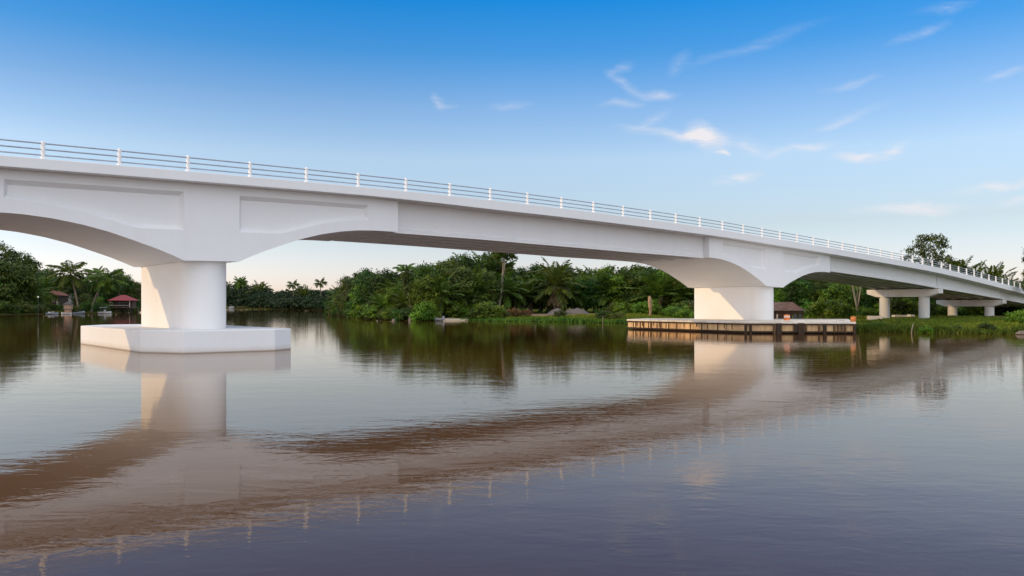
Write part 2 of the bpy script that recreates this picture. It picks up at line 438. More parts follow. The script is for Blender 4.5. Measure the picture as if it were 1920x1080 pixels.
def axis(segs):
    v = []
    for a, b_, n in segs: v += list(np.linspace(a, b_, n, endpoint=False))
    v.append(segs[-1][1]); return np.array(v)
gx = axis([(-3000, -400, 14), (-400, -210, 20), (-210, -100, 60), (-100, -70, 14), (-70, 70, 150), (70, 140, 35), (140, 400, 20), (400, 3000, 14)])
gy = axis([(-400, -20, 14), (-20, 55, 30), (55, 135, 90), (135, 300, 84), (300, 600, 70), (600, 1000, 16), (1000, 6000, 16)])
XX, YY = np.meshgrid(gx, gy)
ZZ = gz(XX.ravel(), YY.ravel())
verts = np.stack([XX.ravel(), YY.ravel(), ZZ], 1)
nx, ny = len(gx), len(gy)
ii = (np.arange(ny - 1)[:, None] * nx + np.arange(nx - 1)[None]).ravel()
faces = np.stack([ii, ii + 1, ii + nx + 1, ii + nx], 1)
def np_mesh(name, verts, faces, smooth=False):
    me = bpy.data.meshes.new(name)
    nv, nf, kk = len(verts), len(faces), faces.shape[1]
    me.vertices.add(nv); me.vertices.foreach_set('co', np.ascontiguousarray(verts, np.float32).ravel())
    me.loops.add(nf * kk); me.loops.foreach_set('vertex_index', np.ascontiguousarray(faces, np.int32).ravel())
    me.polygons.add(nf); me.polygons.foreach_set('loop_start', np.arange(0, nf * kk, kk, dtype=np.int32))
    me.polygons.foreach_set('loop_total', np.full(nf, kk, np.int32))
    me.update(calc_edges=True)
    if smooth: me.polygons.foreach_set('use_smooth', np.ones(nf, bool))
    return me
tag(link('ground', np_mesh('ground', verts, faces, True), M['ground']), kind='structure')

bm = bmesh.new()
vs = [bm.verts.new(p) for p in ((-3000, -400, 0), (3000, -400, 0), (3000, 6000, 0), (-3000, 6000, 0))]
bm.faces.new(vs)
tag(finish('river_water', bm, M['water']), kind='structure')

def patch_sheet(name, mat, outline, lift=0.03, step=0.7):
    """ground patch that follows the terrain, irregular outline, own material"""
    P = np.array(outline, float)
    bm = bmesh.new()
    c = P.mean(0); rings = []
    n = 40
    # resample the outline
    seg = np.vstack([P, P[:1]]); L = np.r_[0, np.cumsum(np.hypot(*np.diff(seg, axis=0).T))]
    q = np.linspace(0, L[-1], n, endpoint=False)
    ox = np.interp(q, L, seg[:, 0]); oy = np.interp(q, L, seg[:, 1])
    for j, fr in enumerate((1.0, 0.93, 0.8, 0.6, 0.4, 0.2)):
        jit = 1 + (0.05 * np.sin(np.arange(n) * 1.9) + 0.04 * np.sin(np.arange(n) * 4.3)) * fr
        x = c[0] + (ox - c[0]) * fr * jit; y = c[1] + (oy - c[1]) * fr * jit
        z = gz(x, y) + (lift if j else -0.05)
        rings.append([bm.verts.new(p) for p in zip(x, y, z)])
    for r0, r1 in zip(rings, rings[1:]):
        for i in range(n):
            bm.faces.new((r0[i], r0[(i + 1) % n], r1[(i + 1) % n], r1[i]))
    bm.faces.new(rings[-1])
    return tag(finish(name, bm, mat, smooth=True), kind='structure')
# ------------------------------------------------------------------ bridge
TZ = np.array([(-40, 7.55), (-30, 7.95), (-20, 8.27), (-10, 8.53), (0, 8.755), (6.2, 8.89), (12.5, 9.0), (18.9, 9.08), (25.3, 9.11), (31.6, 9.08), (38, 8.99), (44.4, 8.89),
               (50.7, 8.73), (56.8, 8.5), (62.7, 8.3), (68.6, 8.08), (77, 7.74), (83, 7.48), (90.5, 7.13), (96, 6.82), (101, 6.47), (106, 6.1), (111.4, 5.7),
               (116.3, 5.31), (121, 4.95), (126, 4.56), (140, 3.6), (160, 2.6)])
_tt = np.linspace(-42, 162, 817)
_zz = np.interp(_tt, TZ[:, 0], TZ[:, 1])
_k = np.hanning(41); _k /= _k.sum()
_zp = np.r_[np.linspace(_zz[0] - .7, _zz[0], 20, endpoint=False), _zz, np.linspace(_zz[-1], _zz[-1] - 0.3, 20)]
_zs = np.convolve(_zp, _k, 'valid')
def ztop(t): return float(np.interp(t, _tt, _zs))
def hfas(t): return float(np.interp(t, [-40, 17, 26, 46, 52, 68, 76, 160], [0.48, 0.48, 0.62, 0.64, 0.6, 0.62, 0.66, 0.74]))
HSP = [(0, 4.36), (1.4, 4.36), (2.0, 4.09), (2.7, 3.80), (3.77, 3.42), (4.8, 3.07), (6.0, 2.76), (7.2, 2.54), (8.4, 2.41), (9.6, 2.37), (11.1, 2.38)]
def hdrop(s): return float(np.interp(s, *zip(*HSP)))
PSP = [(1.4, 2.83), (3.6, 2.83), (4.7, 2.54), (5.95, 2.19), (7.6, 1.89), (9.1, 1.74)]
def pdrop(s): return float(np.interp(s, *zip(*PSP)))
DW, HN, HF = 10.4, 0.75, 9.65

bridge = empty('road_bridge', (P0[0], P0[1], 0), ROT)
tag(bridge, 'long white concrete road bridge with arched haunches crossing the brown river', 'bridge')

def extrude_section(name, sec, ts, mat, smooth=False, bevel=0.0):
    """sec(t) -> list of (o, z)"""
    bm = bmesh.new()
    hull_loft(bm, [[(t_, o, z) for o, z in sec(t_)] for t_ in ts])
    return finish(name, bm, mat, bridge, smooth, bevel)

TS = list(np.arange(-36, 150.1, 1.5))
extrude_section('deck_slab', lambda q: [(0.45, ztop(q) - hfas(q) + .012), (DW - .45, ztop(q) - hfas(q) + .012), (DW - .45, ztop(q) - .30), (0.45, ztop(q) - .30)], TS, M['girder'])
extrude_section('parapet_kerb', lambda q: [(0, ztop(q) - hfas(q)), (0.45, ztop(q) - hfas(q)), (0.45, ztop(q)), (0.0, ztop(q))], TS, M['white'], bevel=0.025)
extrude_section('parapet_kerb', lambda q: [(DW - .45, ztop(q) - hfas(q)), (DW, ztop(q) - hfas(q)), (DW, ztop(q)), (DW - .45, ztop(q))], TS, M['white'], bevel=0.025)
extrude_section('road_surface', lambda q: [(0.46, ztop(q) - .297), (DW - .46, ztop(q) - .297), (DW - .46, ztop(q) - .25), (0.46, ztop(q) - .25)], TS, M['asphalt'])

def haunch(tc, half):
    bm = bmesh.new()
    p0, p1 = 1.4, half - 2.0
    ss = sorted(set([0, 1.4, 3.6, p0, p1, half] + list(np.arange(2.0, half, 0.33))))
    ss = [s for s in ss if s in (3.6, p0, p1, half) or min(abs(s - q) for q in (3.6, p0, p1, half)) > 0.1]
    dep, ins = 0.27, 0.17
    for face_o, inn in ((HN, 1), (HF, -1)):
        for sg in (-1, 1):
            def zb(s): return ztop(tc + sg * s) - hdrop(s)
            def zt(s): return ztop(tc + sg * s) - hfas(tc + sg * s) + .006
            def pb(s): return ztop(tc + sg * s) - pdrop(s)
            def pt(s): return ztop(tc + sg * s) - 0.92
            def V(s, z, o=face_o): return bm.verts.new((tc + sg * s, o, z))
            def smap(s): return p0 + ins + (s - p0) / (p1 - p0) * (p1 - p0 - 2 * ins)
            oi = face_o + inn * dep
            for a, b_ in zip(ss, ss[1:]):
                if p0 - 1e-6 <= a and b_ <= p1 + 1e-6:
                    bm.faces.new((V(a, zb(a)), V(b_, zb(b_)), V(b_, pb(b_)), V(a, pb(a))))
                    bm.faces.new((V(a, pt(a)), V(b_, pt(b_)), V(b_, zt(b_)), V(a, zt(a))))
                    A, B = smap(a), smap(b_)
                    ba, bb, ta, tb = pb(a) + ins * 1.2, pb(b_) + ins * 1.2, pt(a) - ins * 1.2, pt(b_) - ins * 1.2
                    bm.faces.new((V(A, ba, oi), V(B, bb, oi), V(B, tb, oi), V(A, ta, oi)))
                    bm.faces.new((V(a, pb(a)), V(b_, pb(b_)), V(B, bb, oi), V(A, ba, oi)))
                    bm.faces.new((V(a, pt(a)), V(b_, pt(b_)), V(B, tb, oi), V(A, ta, oi)))
                    if a == p0: bm.faces.new((V(a, pb(a)), V(a, pt(a)), V(A, ta, oi), V(A, ba, oi)))
                    if b_ == p1: bm.faces.new((V(b_, pb(b_)), V(b_, pt(b_)), V(B, tb, oi), V(B, bb, oi)))
                else:
                    bm.faces.new((V(a, zb(a)), V(b_, zb(b_)), V(b_, zt(b_)), V(a, zt(a))))
                if inn == 1:
                    bm.faces.new((V(a, zb(a)), V(b_, zb(b_)), V(b_, zb(b_), HF), V(a, zb(a), HF)))
                    bm.faces.new((V(a, zt(a)), V(b_, zt(b_)), V(b_, zt(b_), HF), V(a, zt(a), HF)))
            if inn == 1:
                s = half
                bm.faces.new((V(s, zb(s)), V(s, zt(s)), V(s, zt(s), HF), V(s, zb(s), HF)))
    return finish('arched_haunch', bm, M['white'], bridge)
T1, T2 = 7.65, 59.85
haunch(T1, 11.05); haunch(T2, 10.2)

def gdrop(q): return float(np.interp(q, [-40, 18.7, 30, 40, 49.6, 69, 97.4, 97.6, 119.3, 119.4, 150], [2.4, 2.40, 2.52, 2.54, 2.42, 2.16, 2.27, 2.25, 1.86, 1.86, 1.6]))
def girders(t0, t1):
    n = max(2, int((t1 - t0) / 1.5))
    ts = np.linspace(t0, t1, n)
    for i in range(5):
        o0 = 1.25 + i * 1.79
        def sec(q):
            b_ = ztop(q) - gdrop(q); tp = ztop(q) - hfas(q) + .008
            return [(o0, b_), (o0 + .64, b_), (o0 + .64, b_ + .24), (o0 + .5, b_ + .30), (o0 + .5, tp), (o0 + .08, tp), (o0 + .08, b_ + .30), (o0, b_ + .24)]
        extrude_section('girder', sec, ts, M['girder'])
girders(-34, T1 - 11.07); girders(T1 + 11.07, T2 - 10.22); girders(T2 + 10.22, 97.43); girders(97.6, 119.3); girders(119.46, 149)

def diaphragm(t0):
    for i in range(4):
        bm = bmesh.new()
        o0 = 1.25 + i * 1.79 + .5
        box(bm, t0 - .15, t0 + .15, o0 + .004, o0 + 1.36, ztop(t0) - gdrop(t0) + .5, ztop(t0) - hfas(t0) + .004)
        finish('diaphragm', bm, M['girder'], bridge)
for q in (27, 34, 42, 78, 88, 97.1, 98.0, 108, 118.9): diaphragm(q)

def obround(tc, r, o1, o2, rf):
    pts = []
    for kk in range(0, 25):
        a = math.pi + math.pi * kk / 24
        pts.append((tc + r * math.cos(a), o1 + r * math.sin(a)))
    for kk in range(0, 9):
        a = math.pi / 2 * kk / 8
        pts.append((tc + r - rf + rf * math.cos(a), o2 - rf + rf * math.sin(a)))
    for kk in range(0, 9):
        a = math.pi / 2 + math.pi / 2 * kk / 8
        pts.append((tc - r + rf + rf * math.cos(a), o2 - rf + rf * math.sin(a)))
    return pts
for tc, zb in ((T1, 1.06), (T2, 0.93)):
    bm = bmesh.new()
    prism(bm, obround(tc, 1.2, 2.3, 9.25, .45), zb, ztop(tc) - hdrop(0) + .03)
    o = finish('pier_wall', bm, M['pier'], bridge)
    for p in o.data.polygons: p.use_smooth = len(p.vertices) == 4
    o.data.set_sharp_from_angle(angle=R(40))
# octagonal pile cap in the water
bm = bmesh.new()
a0, a1, b0, b1 = 4.1, 11.2, -1.35, 12.65
prism(bm, [(5.6, -1.15), (9.95, -1.6), (11.2, -.75), (11.2, 13.2), (9.6, 14.8), (5.7, 14.8), (4.1, 12.7), (4.3, 1.15)], -1.8, 1.08)
finish('pile_cap', bm, M['pilecap'], bridge, bevel=0.03)

def bent(tc, cap_t, cap_b, oc, half, cols, base):
    bm = bmesh.new()
    ds = 0.42
    sec = []
    poly = [(oc - half, cap_t), (oc + half, cap_t), (oc + half, cap_b + ds), (oc + half - 1.3, cap_b), (oc - half + 1.3, cap_b), (oc - half, cap_b + ds)]
    hull_loft(bm, [[(tc - .7, o, z) for o, z in poly], [(tc + .7, o, z) for o, z in poly]])
    finish('pier_cap', bm, M['bent'], bridge, bevel=0.025)
    for oo in cols:
        bm = bmesh.new()
        lathe(bm, [(0.63, base), (0.63, cap_b + .01)], 28, Matrix.Translation((tc, oo, 0)))
        o = finish('column', bm, M['bent'], bridge)
        for p in o.data.polygons: p.use_smooth = len(p.vertices) == 4
        o.data.set_sharp_from_angle(angle=R(40))
    for i in range(5):
        o0 = 1.25 + i * 1.79
        for s in (-.4, .4):
            bm = bmesh.new()
            zz = ztop(tc + s) - gdrop(tc + s)
            box(bm, tc + s - .2, tc + s + .2, o0 + .12, o0 + .62, cap_t - .005, zz + .004)
            finish('bearing_pad', bm, M['rubber'], bridge)
bent(97.5, 4.36, 3.38, 5.35, 4.5, (2.85, 7.8), -1.0)
bent(119.4, 3.12, 2.16, 5.35, 4.5, (2.85, 7.8), -1.0)

# railing: white posts, three steel rails
PX = [82, 226, 354, 471.5, 576.5, 674, 764, 846.3, 922, 992.5, 1055.5, 1115.5, 1172, 1222.5, 1270, 1315, 1358, 1397, 1432, 1465, 1497, 1528, 1556, 1583, 1607.5, 1631, 1654, 1676, 1695,
      1713, 1732.5, 1750.5, 1768, 1784, 1800, 1815, 1829, 1842.5, 1857, 1869.5, 1882, 1894, 1904, 1915]
PT = []
for px in PX:
    u = (px - CX) / F
    PT.append((u * P0[1] - P0[0]) / (D[0] - u * D[1]))
PT = [float(a) for a in np.convolve(np.r_[PT[0] * 2 - PT[1], PT, PT[-1] * 2 - PT[-2]], [.25, .5, .25], 'valid')]
PT = [PT[0] - 3.15 * i for i in range(6, 0, -1)] + PT + [PT[-1] + 2.45 * i for i in range(1, 7)]
bm = bmesh.new()
lathe(bm, [(.12, 0), (.12, .05), (.085, .09), (.085, .77), (.06, .79)], 10)
post0 = finish('railing_post', bm, M['postpaint'], bridge)
first = True
for oo, lst in ((0.16, PT), (DW - .16, [q for q in PT if q > 25])):
    for q in lst:
        p = post0 if first else post0.copy()
        if not first: COL.objects.link(p); p.parent = bridge
        first = False
        p.location = (q, oo, ztop(q) - .004)
    for zz in (0.17, 0.43, 0.69):
        bm = bmesh.new()
        ts = np.arange(lst[0], lst[-1] + .1, 1.5)
        tube(bm, [(q, oo, ztop(q) + zz) for q in ts], 0.033, 8)
        finish('rail', bm, M['steel'], bridge, True)

# ------------------------------------------------------------------ fender platform round the second pier
PA = [(11.5, 78.4), (11.2, 77.6), (11.5, 76.6), (19.07, 65.3), (27.75, 64.1), (33.6, 79.5), (14.0, 83.0)]
cx_, cy_ = 20.5, 73.0
plat = empty('fender_platform', (cx_, cy_, 0))
tag(plat, 'low stained concrete platform with timber fenders around the foot of the second pier', 'platform')
loc = [(x - cx_, y - cy_) for x, y in PA]
bm = bmesh.new(); prism(bm, loc, 0.795, 0.95); finish('deck_slab', bm, M['quay_deck'], plat, bevel=0.03)
def inset(poly, d):
    c = np.mean(poly, 0); r = []
    for x, y in poly:
        v = np.array((x, y)) - c; L = np.hypot(*v); v = v * (L - d) / L
        r.append(tuple(c + v))
    return r
bm = bmesh.new(); prism(bm, inset(loc, 0.55), -1.2, 0.794); finish('shaded_void_base', bm, M['timber_dark'], plat)  # dark solid stands in for the shade in the open gap under the slab
def along(a, b_, n=None):
    a = Vector((a[0], a[1], 0)); b_ = Vector((b_[0], b_[1], 0)); d = (b_ - a); L = d.length; d.normalize()
    nrm = Vector((d.y, -d.x, 0))
    if nrm.dot(a) < 0: nrm = -nrm
    return a, d, L, nrm
def beam(name, a, b_, off0, off1, z0, z1, mat, s0=0.0, s1=None):
    a, d, L, nrm = along(a, b_)
    s1 = L if s1 is None else s1
    bm = bmesh.new()
    P = [a + d * s0 + nrm * off0, a + d * s1 + nrm * off0, a + d * s1 + nrm * off1, a + d * s0 + nrm * off1]
    prism(bm, [(p.x, p.y) for p in P], z0, z1)
    return finish(name, bm, mat, plat, bevel=0.012, seg=1)
rr = random.Random(3)
for (a, b_), top_m in (((loc[2], loc[3]), 'timber_dark'), ((loc[1], loc[2]), 'timber_dark'), ((loc[3], loc[4]), 'timber_dark'), ((loc[4], loc[5]), 'timber_dark')):
    beam('fender_panel', a, b_, -.40, -.13, 0.19, 0.79, M['quay_panel'])
    beam('upper_beam', a, b_, -.12, 0.04, 0.70, 0.808, M[top_m])
    beam('lower_beam', a, b_, -.18, 0.02, 0.06, 0.185, M['timber_dark'])
# fender posts: thin ones on the sunny side, heavy ones towards the front corner
aL = Vector((loc[3][0] - loc[2][0], loc[3][1] - loc[2][1], 0)).length
for fr, wd, zl in ((.012, .09, .15), (.038, .14, .15), (.052, .06, .3), (.085, .1, .15), (.105, .06, .35), (.118, .2, .2), (.165, .1, .15), (.19, .24, .15), (.217, .05, .4), (.25, .1, .15), (.27, .05, .3), (.285, .18, .15),
                   (.335, .07, .25), (.36, .1, .15), (.435, .12, .1), (.50, .05, .35), (.555, .1, .15), (.61, .04, .4), (.655, .12, .12), (.70, .05, .3), (.785, .1, .15), (.84, .05, .35), (.90, .07, .3)):
    beam('fender_post', loc[2], loc[3], -.14, -.06, zl, 0.71, M['timber_brown'], fr * aL - wd * .36, fr * aL + wd * .36)
fL = Vector((loc[4][0] - loc[3][0], loc[4][1] - loc[3][1], 0)).length
for fr, wd, z0, z1 in ((.015, .18, -.9, .80), (.06, .18, -.9, .78), (.275, .16, -.2, .71), (.315, .42, -.9, .84), (.515, .5, -.9, .85), (.465, .3, .1, .71), (.56, .1, .15, .62), (.675, .12, .1, .62),
                       (.725, .26, -.3, .72), (.81, .13, .1, .71), (.845, .12, .1, .68), (.875, .10, .1, .62), (.905, .14, .1, .68), (.985, .2, -.9, .76)):
    beam('fender_post', loc[3], loc[4], -.15, 0.09, z0, max(z1, .72), M['timber_dark' if wd > .25 or fr < .1 or fr > .97 else 'timber_brown'], fr * fL - wd / 2, fr * fL + wd / 2)
# raised strip of slab behind the front posts
bm = bmesh.new()
prism(bm, [(1.2, -7.0), (6.2, -7.5), (9.0, -2.5), (3.0, -2.0)], 0.94, 1.02); finish('raised_slab', bm, M['quay_deck'], plat, bevel=0.02)

def drum(px, Y, label, mats, tilt=0.0, s=1.0):
    x = px2x(px, Y); e = empty('drum_barrel', (x, Y, 0.95 if px > 1550 else 1.0)); e.rotation_euler = (tilt, 0, 0.4); e.scale = (s, s, s)
    tag(e, label, 'barrel')
    bm = bmesh.new(); lathe(bm, [(.25, 0), (.25, .04), (.235, .05), (.235, .2), (.25, .21), (.25, .24), (.235, .25), (.235, .40), (.25, .41), (.25, .45)], 20); finish('barrel_body', bm, mats[0], e)
    bm = bmesh.new(); lathe(bm, [(.238, .26), (.241, .27), (.241, .37), (.238, .38)], 20); finish('painted_band', bm, mats[1], e)
    bm = bmesh.new(); lathe(bm, [(.22, .455), (.2, .47), (.08, .475), (.08, .50), (.0501, .505)], 16); finish('lid', bm, mats[0], e)
drum(1475.5, 68.0, 'orange and white drum standing on the fender platform in front of the hut', (M['orange'], M['white_band']), 0, 1.05)
drum(1599.5, 65.2, 'rusty orange drum at the right corner of the fender platform', (M['buoy'], M['orange']), 0.12, 0.9)

# ------------------------------------------------------------------ foliage meshes
def leaf_quads(cen, outw, size, rng, flat=0.5, narrow=0.45):
    n = len(cen)
    nrm = outw * 1.0 + rng.normal(size=(n, 3)) * 0.42 + np.array([0, 0, flat * .8])
    nrm /= np.linalg.norm(nrm, axis=1)[:, None] + 1e-9
    a = rng.normal(size=(n, 3)); u = np.cross(nrm, a); u /= np.linalg.norm(u, axis=1)[:, None] + 1e-9
    v = np.cross(nrm, u)
    s = (size * rng.uniform(0.6, 1.35, n))[:, None]
    dr = np.zeros((n, 3)); dr[:, 2] = -0.22 * s[:, 0]
    q = np.stack([cen - u * s + dr, cen + v * s * narrow, cen + u * s + dr, cen - v * s * narrow], 1)
    return q.reshape(-1, 3)
def leaf_mesh(name, verts, tint):
    n = len(verts) // 4
    me = np_mesh(name, verts, np.arange(n * 4).reshape(n, 4))
    at = me.attributes.new('tint', 'FLOAT', 'POINT')
    at.data.foreach_set('value', np.repeat(tint, 4).astype(np.float32))
    return me
def lobe_points(lobes, nclump, per, rng, clump_r, zmin=0.2):
    L = np.array(lobes, float)
    area = (L[:, 3] * L[:, 4] + L[:, 3] * L[:, 5] + L[:, 4] * L[:, 5])
    idx = rng.choice(len(L), nclump, p=area / area.sum())
    d = rng.normal(size=(nclump, 3)); d[:, 2] = d[:, 2] * 0.9 + 0.28
    d /= np.linalg.norm(d, axis=1)[:, None]
    rad = rng.uniform(0.72, 1.06, nclump)[:, None]
    c = L[idx, :3] + d * L[idx, 3:6] * rad
    keep = c[:, 2] > zmin
    c, d = c[keep], d[keep]
    cl_t = rng.uniform(0, 1, len(c))
    P = np.repeat(c, per, 0); O = np.repeat(d, per, 0)
    off = rng.normal(size=P.shape) * clump_r; off[:, 2] *= 0.55
    P = P + off
    O = O * .55 + off / (clump_r + 1e-6) * 0.62
    O /= np.linalg.norm(O, axis=1)[:, None]
    T = np.repeat(cl_t, per) * 0.6 + rng.uniform(0, 0.4, len(P))
    return P, O, T
def crown_arrays(lobes, nclump, per, seed, leaf=0.26, clump_r=0.34, flat=0.5, zmin=0.2, narrow=0.45):
    rng = np.random.default_rng(seed)
    P, O, T = lobe_points(lobes, nclump, per, rng, clump_r, zmin)
    return leaf_quads(P, O, leaf, rng, flat, narrow), T

def random_lobes(seed, n, rx, z0, z1, r0, r1, fz=0.75, top=0.75):
    g = random.Random(seed); out = []
    for i in range(n):
        h = z0 + (z1 - z0) * (i + .5) / n
        lim = rx * math.sqrt(max(0.06, 1 - ((h - (z0 + (z1 - z0) * .42)) / ((z1 - z0) * top)) ** 2))
        a = i * 2.4 + g.uniform(-.5, .5); rr_ = lim * math.sqrt(g.uniform(.25, 1)) * .75
        r = g.uniform(r0, r1)
        out.append((rr_ * math.cos(a), rr_ * math.sin(a), h, r * g.uniform(.85, 1.25), r * g.uniform(.85, 1.25), r * fz))
    return out
def trunk_mesh(name, lobes, H0, r0, seed, mat, lean=0.0, forks=5):
    g = random.Random(seed)
    bm = bmesh.new()
    top = Vector((lean * H0, g.uniform(-.2, .2), H0))
    mid = Vector((lean * H0 * .4 + g.uniform(-.15, .15), g.uniform(-.15, .15), H0 * .5))
    tube(bm, [(0, 0, -.4), (0, 0, .15), mid, top], [r0 * 1.5, r0 * 1.1, r0 * .85, r0 * .6], 9)
    ls = sorted(lobes, key=lambda l: -l[2])[:forks]
    for l in ls:
        e = Vector(l[:3]); st = mid.lerp(top, g.uniform(.4, 1.0))
        m_ = st.lerp(e, .5) + Vector((g.uniform(-.3, .3), g.uniform(-.3, .3), .3))
        tube(bm, [st, m_, e], [r0 * .42, r0 * .28, r0 * .1], 6)
    bmesh.ops.recalc_face_normals(bm, faces=bm.faces)
    me = bpy.data.meshes.new(name); bm.to_mesh(me); bm.free(); me.materials.append(mat)
    me.polygons.foreach_set('use_smooth', [True] * len(me.polygons))
    return me

PROTO = {}
def add_proto(key, trunk, crown, H):
    PROTO[key] = (trunk, crown, H)
# broadleaf crowns, nominal height 10 m
for i, (n, rx, z0, z1, r0, r1) in enumerate(((13, 3.3, 2.6, 8.7, 1.2, 1.9), (12, 2.3, 2.0, 9.0, 1.0, 1.5), (14, 4.2, 3.6, 8.8, 1.2, 1.9), (15, 3.4, 1.2, 8.4, 1.2, 2.0), (14, 3.0, 2.2, 8.8, .95, 1.6))):
    lb = random_lobes(20 + i, n, rx, z0, z1, r0, r1)
    v, tn = crown_arrays(lb, 150, 24, 40 + i, 0.25, 0.5)
    cm_ = leaf_mesh('crown', v, tn)
    add_proto('B%d' % i, trunk_mesh('trunk', lb, z0 + 1.6, .24, 60 + i, M['bark'], 0.03 * (i - 2)), cm_, 10.0)
# open, layered tree with sky gaps
lb = [(-3.6, .2, 6.6, 1.5, 1.2, .55), (-2.0, .6, 7.7, 1.6, 1.4, .8), (-.4, -.3, 8.9, 2.0, 1.7, .9), (1.6, .2, 9.0, 1.6, 1.5, .8), (2.9, .3, 8.2, 1.4, 1.2, .6), (3.9, 0, 7.3, .9, .8, .35), (.4, .2, 7.3, 2.0, 1.8, .9), (1.8, -.4, 6.4, 1.5, 1.4, .7), (-.9, .1, 5.7, 1.3, 1.2, .7), (-4.7, .3, 5.4, 1.0, .9, .4), (.8, .4, 5.3, 1.4, 1.2, .6), (2.4, .2, 5.0, 1.2, 1.1, .6)]
v, tn = crown_arrays(lb, 230, 13, 91, 0.2, 0.3)
add_proto('open', trunk_mesh('trunk', lb, 4.4, .26, 92, M['bark'], .02, 12), leaf_mesh('crown', v, tn), 10.0)
# feathery airy crown
lb = random_lobes(77, 16, 3.0, 3.2, 9.2, .7, 1.15)
v, tn = crown_arrays(lb, 380, 8, 93, 0.24, 0.3)
add_proto('airy', trunk_mesh('trunk', lb, 5.4, .2, 94, M['bark'], .04, 14), leaf_mesh('crown', v, tn), 10.0)
# shrubs, nominal height 3 m
for i, (n, rx, z1) in enumerate(((7, 1.5, 2.3), (8, 2.0, 2.1), (6, 1.1, 2.5), (9, 2.5, 1.9))):
    lb = random_lobes(120 + i, n, rx, .35, z1, .6, 1.0, .8)
    v, tn = crown_arrays(lb, 100, 18, 130 + i, 0.17, 0.28, zmin=-.05)
    add_proto('S%d' % i, trunk_mesh('stem', lb, 1.0, .07, 140 + i, M['bark'], 0.0, 6), leaf_mesh('leaves', v, tn), 3.0)

def frond(g, base, az, el0, L, droop, llen, pairs=15, hang=0.5, wid=0.13):
    """one pinnate leaf: rachis strip and leaflets, as quads"""
    vs = []; tn = []
    p = np.array(base, float); n = pairs + 4; ds = L / n
    pts = []; dirs = []
    for i in range(n + 1):
        s = i / n
        e = el0 - droop * s ** 1.5
        dv = np.array([math.cos(e) * math.cos(az), math.cos(e) * math.sin(az), math.sin(e)])
        pts.append(p.copy()); dirs.append(dv); p = p + dv * ds
    side = np.array([-math.sin(az), math.cos(az), 0])
    tw = g.uniform(-.5, .5)
    for i in range(n):
        w0 = .06 * (1 - i / n) + .015
        up = np.cross(dirs[i], side)
        vs += [pts[i] - side * w0, pts[i + 1] - side * w0 * .85, pts[i + 1] + side * w0 * .85, pts[i] + side * w0]; tn.append(.75)
    for i in range(3, n + 1):
        s = (i - 3) / (n - 3)
        ll = llen * (0.45 + 0.9 * math.sin(math.pi * min(1, .18 + s * .78))) * .85
        d = dirs[i]; up = np.cross(side, d)
        if up[2] < 0: up = -up
        for sg in (-1, 1):
            q = side * sg * math.cos(.45) + d * .75 + up * (0.35 - hang * g.uniform(.5, 1.2)) + side * tw * .15
            q /= np.linalg.norm(q)
            a = pts[i]; m_ = a + q * ll * .55; e = a + q * ll + np.array([0, 0, -hang * ll * .38])
            wv_ = d * wid
            vs += [a - wv_ * .35, m_ - wv_, e, m_ + wv_]; tn.append(g.uniform(0.1, .9))
    return vs, tn
def palm_crown(seed, base, n, L, llen, el_hi, el_lo, droop, hang):
    g = random.Random(seed); V = []; T = []
    for i in range(n):
        fr = i / (n - 1)
        v, t_ = frond(g, base, i * 2.39996 + g.uniform(-.2, .2), el_hi + (el_lo - el_hi) * fr + g.uniform(-.12, .12), L * g.uniform(.85, 1.1) * (1 - .12 * abs(fr - .4)), droop * g.uniform(.75, 1.2), llen, hang=hang)
        V += v; T += t_
    return leaf_mesh('fronds', np.array(V), np.array(T))
def palm_trunk(seed, H0, r0, lean, skirt=0.0):
    g = random.Random(seed); bm = bmesh.new(); pts = []; rd = []
    for i in range(13):
        s = i / 12
        pts.append((lean * H0 * s ** 1.7, .12 * math.sin(s * 3), -.3 + (H0 + .3) * s)); rd.append(r0 * (1.35 - .5 * min(1, s * 4) + skirt * max(0, s - .5)) * (1.06 if i % 2 else .97))
    tube(bm, pts, rd, 10)
    bmesh.ops.recalc_face_normals(bm, faces=bm.faces)
    me = bpy.data.meshes.new('trunk'); bm.to_mesh(me); bm.free(); me.materials.append(M['palm_bark'])
    me.polygons.foreach_set('use_smooth', [True] * len(me.polygons))
    return me, pts[-1]
for key, H0, r0, lean, n, L, ll, hi, lo, dr, hg, Hn in (('P0', 3.6, .3, .02, 30, 4.4, .95, 1.45, -.35, .95, .55, 8.0), ('P1', 3.0, .32, -.03, 26, 4.6, 1.0, 1.5, 0.05, .75, .5, 7.5),
                                                      ('C0', 9.0, .14, .06, 22, 3.1, .75, 1.35, -.75, 1.0, .8, 11.0), ('C1', 7.0, .15, .30, 22, 3.6, .85, 1.3, -.7, 1.1, .9, 9.2), ('C2', 9.4, .13, -.03, 18, 2.5, .6, 1.3, -.6, 1.1, .8, 11.0)):
    tm, tip = palm_trunk(hash(key[1:]) % 7 + ord(key[0]), H0, r0, lean, .5 if key[0] == 'P' else 0)
    add_proto(key, tm, palm_crown(ord(key[1]) + 300 + ord(key[0]), tip, n, L, ll, hi, lo, dr, hg), Hn)
v = palm_crown(551, (0, 0, 3.4), 9, 2.6, .7, -.75, -1.25, .3, .7); DEADF = v
ov = palm_trunk(5, 3.6, .3, .02, .5)

